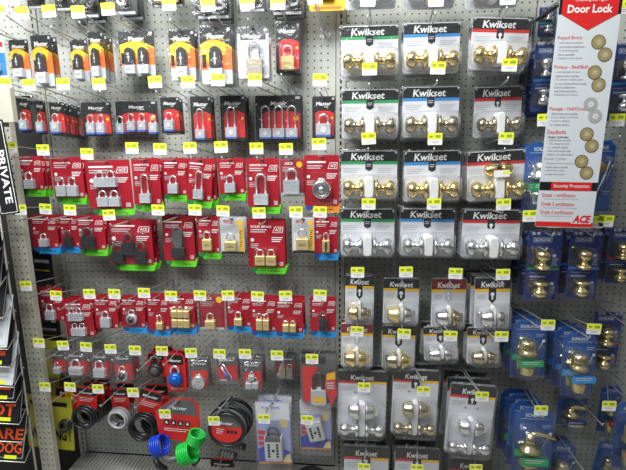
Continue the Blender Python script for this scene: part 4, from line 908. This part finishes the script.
para(m, 'Privacy - Bed/Bath', 62, 0, ['- Lock by push or turn', '  button from inside', '- To unlock, release push', '  or turn button from inside', '- Used for bedrooms', '  and bathroom doors', '- Designed for privacy'], w0=.56)
para(m, 'Passage - Hall/Closet', 103, 0, ['- Both knobs and outside', '  levers always unlocked', '- Used for hallway', '  or closet doors'], w0=.62)
m.text('Single Cylinder', -W*.27, v(131.5), W*.36, H*.0115, y, BLACK, .01)
para(m, 'Deadbolts', 126, 0, [' ', '- Unlock from outside', '- Turn lever to lock', '  or unlock inside', '- Ideal when used with', '  metal or wooden doors'], w0=.32)
para(m, 'Double Cylinder', 154, 0, ['- Operated with a key from', '  inside and outside', '- Ideal where glass', '  is near the door'], GREYP, .38)
m.rect(-W/2, W/2, v(187), v(178), y, BLACK); m.rect(-W*.30, W*.40, v(187), v(178), y-.0003, MRED); m.text('Security Protection', W*.05, v(182.5), W*.62, H*.021, y-.0007, WHITE, .004)
for z, t in ((192, 'Grade 1 certification'), (201.5, 'Grade 2 certification'), (210.5, 'Grade 3 certification')):
    m.text(t, -W*.15, v(z), W*.58, H*.0175, y, MRED, .004); lines(m, -W*.40, W*.20, v(z+3.6), 1, .01, y, LGREYP, H*.005, .1)
m.rect(-W/2, W/2, -H+.002, v(221), y, MRED); m.rect(W*.12, W*.47, v(222.5), v(213), y-.0003, SIGNW); m.text('ACE', W*.30, v(217.5), W*.32, H*.036, y-.0006, MRED, .05, .25)
m.build('sign_board', root)
m = MB()
for px, pz, R_, a in ((-.02+.22, 38, .085, ABRASS), (.33, 50, .085, ABRASS), (.20, 67, .085, PBRASS), (.29, 79, .085, ABRASS), (.20, 98, .085, LGREYP), (.30, 110, .085, LGREYP), (.20, 128, .085, ABRASS), (.31, 140, .085, PBRASS), (.17, 156, .085, PBRASS), (.28, 168, .085, PBRASS)):
    m.flat(ell(px*W, v(pz), R_*W*1.38, R_*W*1.38, 18), y-.0002, mat('printed_knob_rim', (.13, .10, .04), .5) if a is not LGREYP else GREYP); m.flat(ell(px*W, v(pz), R_*W*1.2, R_*W*1.2, 18), y-.0004, mat('printed_'+a.name, (.30, .25, .12) if a is not LGREYP else (.36, .37, .37), .5)); m.flat(ell(px*W+.001, v(pz), R_*W*.55, R_*W*.55, 14), y-.0006, mat('printed_knob_face', (.45, .38, .20), .5) if a is not LGREYP else PAPER)
    m.flat(ell(px*W+.001, v(pz), R_*W*.2, R_*W*.2, 10), y-.0008, GREYP)
m.build('printed_knob_pictures', root)
b = MB(); p0 = at(527, 27); p1 = at(558, 5, YS+.01); b.tube([p0-p0, (p1-p0)], .006, BLACK, 8); b.tube([(p1-p0), p1-p0+Vector((.09, 0, 0))], .004, BLACK, 8)
b.loft([(rrect(0, 0, .04, .06, .004), 0), (rrect(0, 0, .04, .06, .004), -.006)], BLACK)
tag(b.build('sign_bracket', None, p0), 'black metal arm holding the hanging sign', 'bracket')

# ------------------------------------------------------------------ end post, wire sign rack, yellow signs
YP = -.22; xa, xb = (at(25, 330, YP).x+at(40, 470, YP).x)/2, (at(39.5, 330, YP).x+at(54.5, 470, YP).x)/2; zt = at(18, 122, YP).z
ep = empty('end_post', ((xa+xb)/2, YP, 0)); tag(ep, 'pale perforated end post left of the padlock bay', 'post')
m = MB(); hw = (xb-xa)/2; I = .0254; r = .0034
nz = int((zt-.02)/I); v_ = []; f_ = []
for j in range(nz+1):
    for i in range(4): v_.append((-hw+2*hw*i/3, 0, .02+j*I))
for j in range(nz):
    for i in range(3):
        c = [j*4+i, j*4+i+1, (j+1)*4+i+1, (j+1)*4+i]; k = len(v_); px = -hw+2*hw*(i+.5)/3; pz = .02+(j+.5)*I
        for q in range(8):
            a = math.radians(-90-22.5+45*q); v_.append((px+r*math.cos(a), 0, pz+r*math.sin(a)))
        h = [k+q for q in range(8)]
        for q in range(4): f_.append((c[q], c[(q+1) % 4], h[(2*q+1) % 8], h[2*q])); f_.append((c[(q+1) % 4], h[(2*q+2) % 8], h[(2*q+1) % 8]))
m.add(v_, f_, STRIP); m.build('perforated_face', ep)
m = MB(); m.box(-hw, -hw+.002, .0005, .025, 0, zt, STRIP); m.box(hw-.002, hw, .0005, .025, 0, zt, STRIP); m.box(-hw+.002, hw-.002, .016, .020, 0, zt, BACK); m.build('post_body', ep)
# header panel over the rack
p0 = at(0, 88, -.36); p1 = at(14, 122, -.36)
m = MB(); m.box(-.30, 0, 0, .02, 0, p0.z-p1.z, STRIP); o = m.build('rack_header', None, (p1.x, -.36, p1.z)); tag(o, 'plain pale header panel above the wire sign rack', 'header panel')
# rack
XR = -1.222; rk = empty('wire_sign_rack', (XR, -.33, 0)); tag(rk, 'wire rack of stacked warning signs at the left edge', 'sign rack')
m = MB(); m.tube([(-.34, 0, .05), (-.34, 0, zt-.05)], .004, WIRE); m.tube([(-.02, .01, .05), (-.02, .01, zt-.02)], .004, WIRE); m.build('rack_frame', rk)
SR = 'signs filed in the wire rack'
zs = [at(x, y, -.38).z for x, y in ((7,178),(8,208),(9,232),(10,258),(12,288),(13,318),(13,349),(18,367),(22,387),(25,402),(27,424),(30,442),(33,462))]
OR_ = mat('orange_red_letters', (.80, .09, .015), .5); SBK = mat('sign_black', (.015, .015, .017), .35)
cards = [(SIGNW, GREYP, ''), (SBK, WHITE, 'KEEP'), (SIGNW, GREYP, ''), (SBK, WHITE, 'OPEN'), (SBK, SIGNW, ''), (SBK, WHITE, ''), (SIGNW, MRED, ''), (SBK, OR_, ''), (SIGNW, MRED, ''), (SBK, OR_, ''), (SBK, OR_, 'NOT'), (SBK, OR_, ''), (SBK, OR_, 'DOG')]
lab_ = ['top', 'second', 'third', 'fourth', 'fifth', 'sixth', 'seventh', 'eighth', 'ninth', 'tenth', 'eleventh', 'twelfth', 'bottom']
for i, z in enumerate(zs):
    w_ = MB(); w_.tube([(-.02, .005, z+.028), (-.006, -.055, z), (-.34, -.055, z), (-.34, 0, z+.028)], .0022, WIRE, 6); w_.build('pocket_wire', rk)
    for k in range(0 if i == 11 else 3):
        base, col_, tx = cards[i]
        if k: base, tx = (SBK if (k+i) % 3 else SIGNW), ''
        s = MB(); W2, H2 = .30, .19; s.prism(rrect(0, H2/2, W2, H2, .004, 2), .0012, 0, base)
        (s.prism(rrect(0, H2/2, W2-.012, H2-.012, .003, 2), -.0002, -.0005, LGREYP), s.prism(rrect(0, H2/2, W2-.016, H2-.016, .003, 2), -.0006, -.0009, base)) if not k and i % 3 == 0 else None
        if i == 12: s.text('BEWARE', .0, .092, W2*.92, .040, -.0012, OR_, .02); s.text('OF THE DOG', .0, .042, W2*.92, .040, -.0012, OR_, .02)
        elif i == 10: s.text('DO NOT', .0, .042, W2*.9, .045, -.0012, OR_, .03)
        elif base is SBK and not k: s.rect(-.1, .13, .035, .05, -.0012, OR_ if i % 2 else GREYP)
        else: s.rect(-.1, .13, .03, .055, -.0012, MRED if i % 2 else LGREYP)
        s.rect(.07, .12, .003, .016, -.0014, TAGY)
        o = s.build('filed_sign', None, (XR-.165-.005*k, -.379+.013*k, z+.004)); o.rotation_euler = (math.radians(-20+2*k), 0, 0)
        tag(o, ('front', 'middle', 'rear')[k]+' filed sign in the '+lab_[i]+' pocket of the wire rack', 'sign', SR)
# upright PRIVATE sign
p = at(4, 168, -.42); s = MB(); W2, H2 = .07, .30
s.prism(rrect(0, 0, W2, H2, .004, 2), .0015, 0, SBK); s.prism(rrect(0, 0, W2-.010, H2-.010, .003, 2), -.0002, -.0005, WHITE); s.prism(rrect(0, 0, W2-.014, H2-.014, .003, 2), -.0006, -.0009, SBK)
s.text('PRIVATE', .008, -.03, .17, .026, -.0013, WHITE, .02, 0, -math.pi/2)
o = s.build('private_sign', None, (p.x-.01, -.42, p.z)); o.rotation_euler = (math.radians(-6), math.radians(-8), 0); tag(o, 'black sign with white letters PRIVATE standing on edge', 'sign')
# signs hanging in the gap behind the end post
def gap_sign(px, py0, py1, wpx, Y, col_, txt, lab, roll, tc_=BLACK):
    a = at(px, py0, Y); b = at(px, py1, Y); w2 = at(px+wpx, (py0+py1)/2, Y).x-at(px, (py0+py1)/2, Y).x; h2 = a.z-b.z
    s = MB(); s.prism(rrect(0, -h2/2, w2, h2, .004, 2), .0015, 0, col_)
    if txt: s.text(txt, 0, -h2*.72, w2*.86, h2*.22, -.0006, tc_, .04); s.rect(-w2*.4, w2*.4, -h2*.18, -h2*.10, -.0006, tc_)
    else: s.rect(-w2*.35, w2*.35, -h2*.35, -h2*.25, -.0006, LGREYP); s.rect(-w2*.35, w2*.35, -h2*.6, -h2*.55, -.0006, tc_)
    o = s.build('hanging_sign', None, ((at(px+wpx/2, (py0+py1)/2, Y)).x, Y, a.z)); o.rotation_euler = (0, math.radians(-roll), 0)
    return tag(o, lab, 'sign', 'signs hanging behind the end post')
YS_ = mat('olive_yellow_sign', (.42, .40, .03), .5)
gap_sign(28, 395, 447, 46, -.16, YS_, 'WARNING !', 'large yellow warning sign low behind the end post', -3)
gap_sign(38, 340, 377, 22, -.12, YS_, '', 'yellow sign hanging midway behind the end post', -4, YS_)
gap_sign(42, 376, 398, 18, -.10, YS_, '', 'small yellow sign under the midway yellow sign', -4, YS_)
gap_sign(33, 251, 284, 20, -.10, SBK, '', 'black sign with pale bar behind the end post', -3, YS_)
gap_sign(40, 322, 345, 20, -.10, SBK, '', 'dark sign above the yellow signs behind end post', -3, YS_)
m = MB(); 
for k in range(2): m.box(-.02+.04*k, .0+.04*k, -.004, .0, 0, .42, mat('pinkish_post', (.40, .34, .28), .6))
o = m.build('slotted_strip', None, (at(52, 290, -.02).x, -.02, at(52, 290, -.02).z-.22)); tag(o, 'pair of brownish upright strips left of padlock bay', 'strip')
# round dark brush cap at the bottom edge
p = at(311, 476, -.16); m = MB(); m.lathe([(0, .055), (.01, .066), (.03, .062), (.045, .045), (.052, .02), (.053, 0)], (0, 0, -.03), (0, 0, 1), mat('black_fleece', (.012, .011, .012), 1.0, bump=.8, scale=300), 28)
for k in range(260):
    a = random.uniform(0, 6.283); e = random.uniform(.15, 1.45); rr = .060; q = Vector((rr*math.cos(e)*math.cos(a), rr*math.cos(e)*math.sin(a), -.018+.04*math.sin(e)))
    dd = Vector((q.x, q.y, q.z+.03)).normalized()*.009; m.add([q+dd.cross(Vector((0, 0, 1)))*.08, q-dd.cross(Vector((0, 0, 1)))*.08, q+dd+Vector((random.uniform(-.003, .003), 0, random.uniform(-.003, .003)))], [(0, 1, 2)], MATS['black_fleece'])
tag(m.build('fleece_duster', None, p), 'round black fuzzy head at the bottom edge', 'duster')
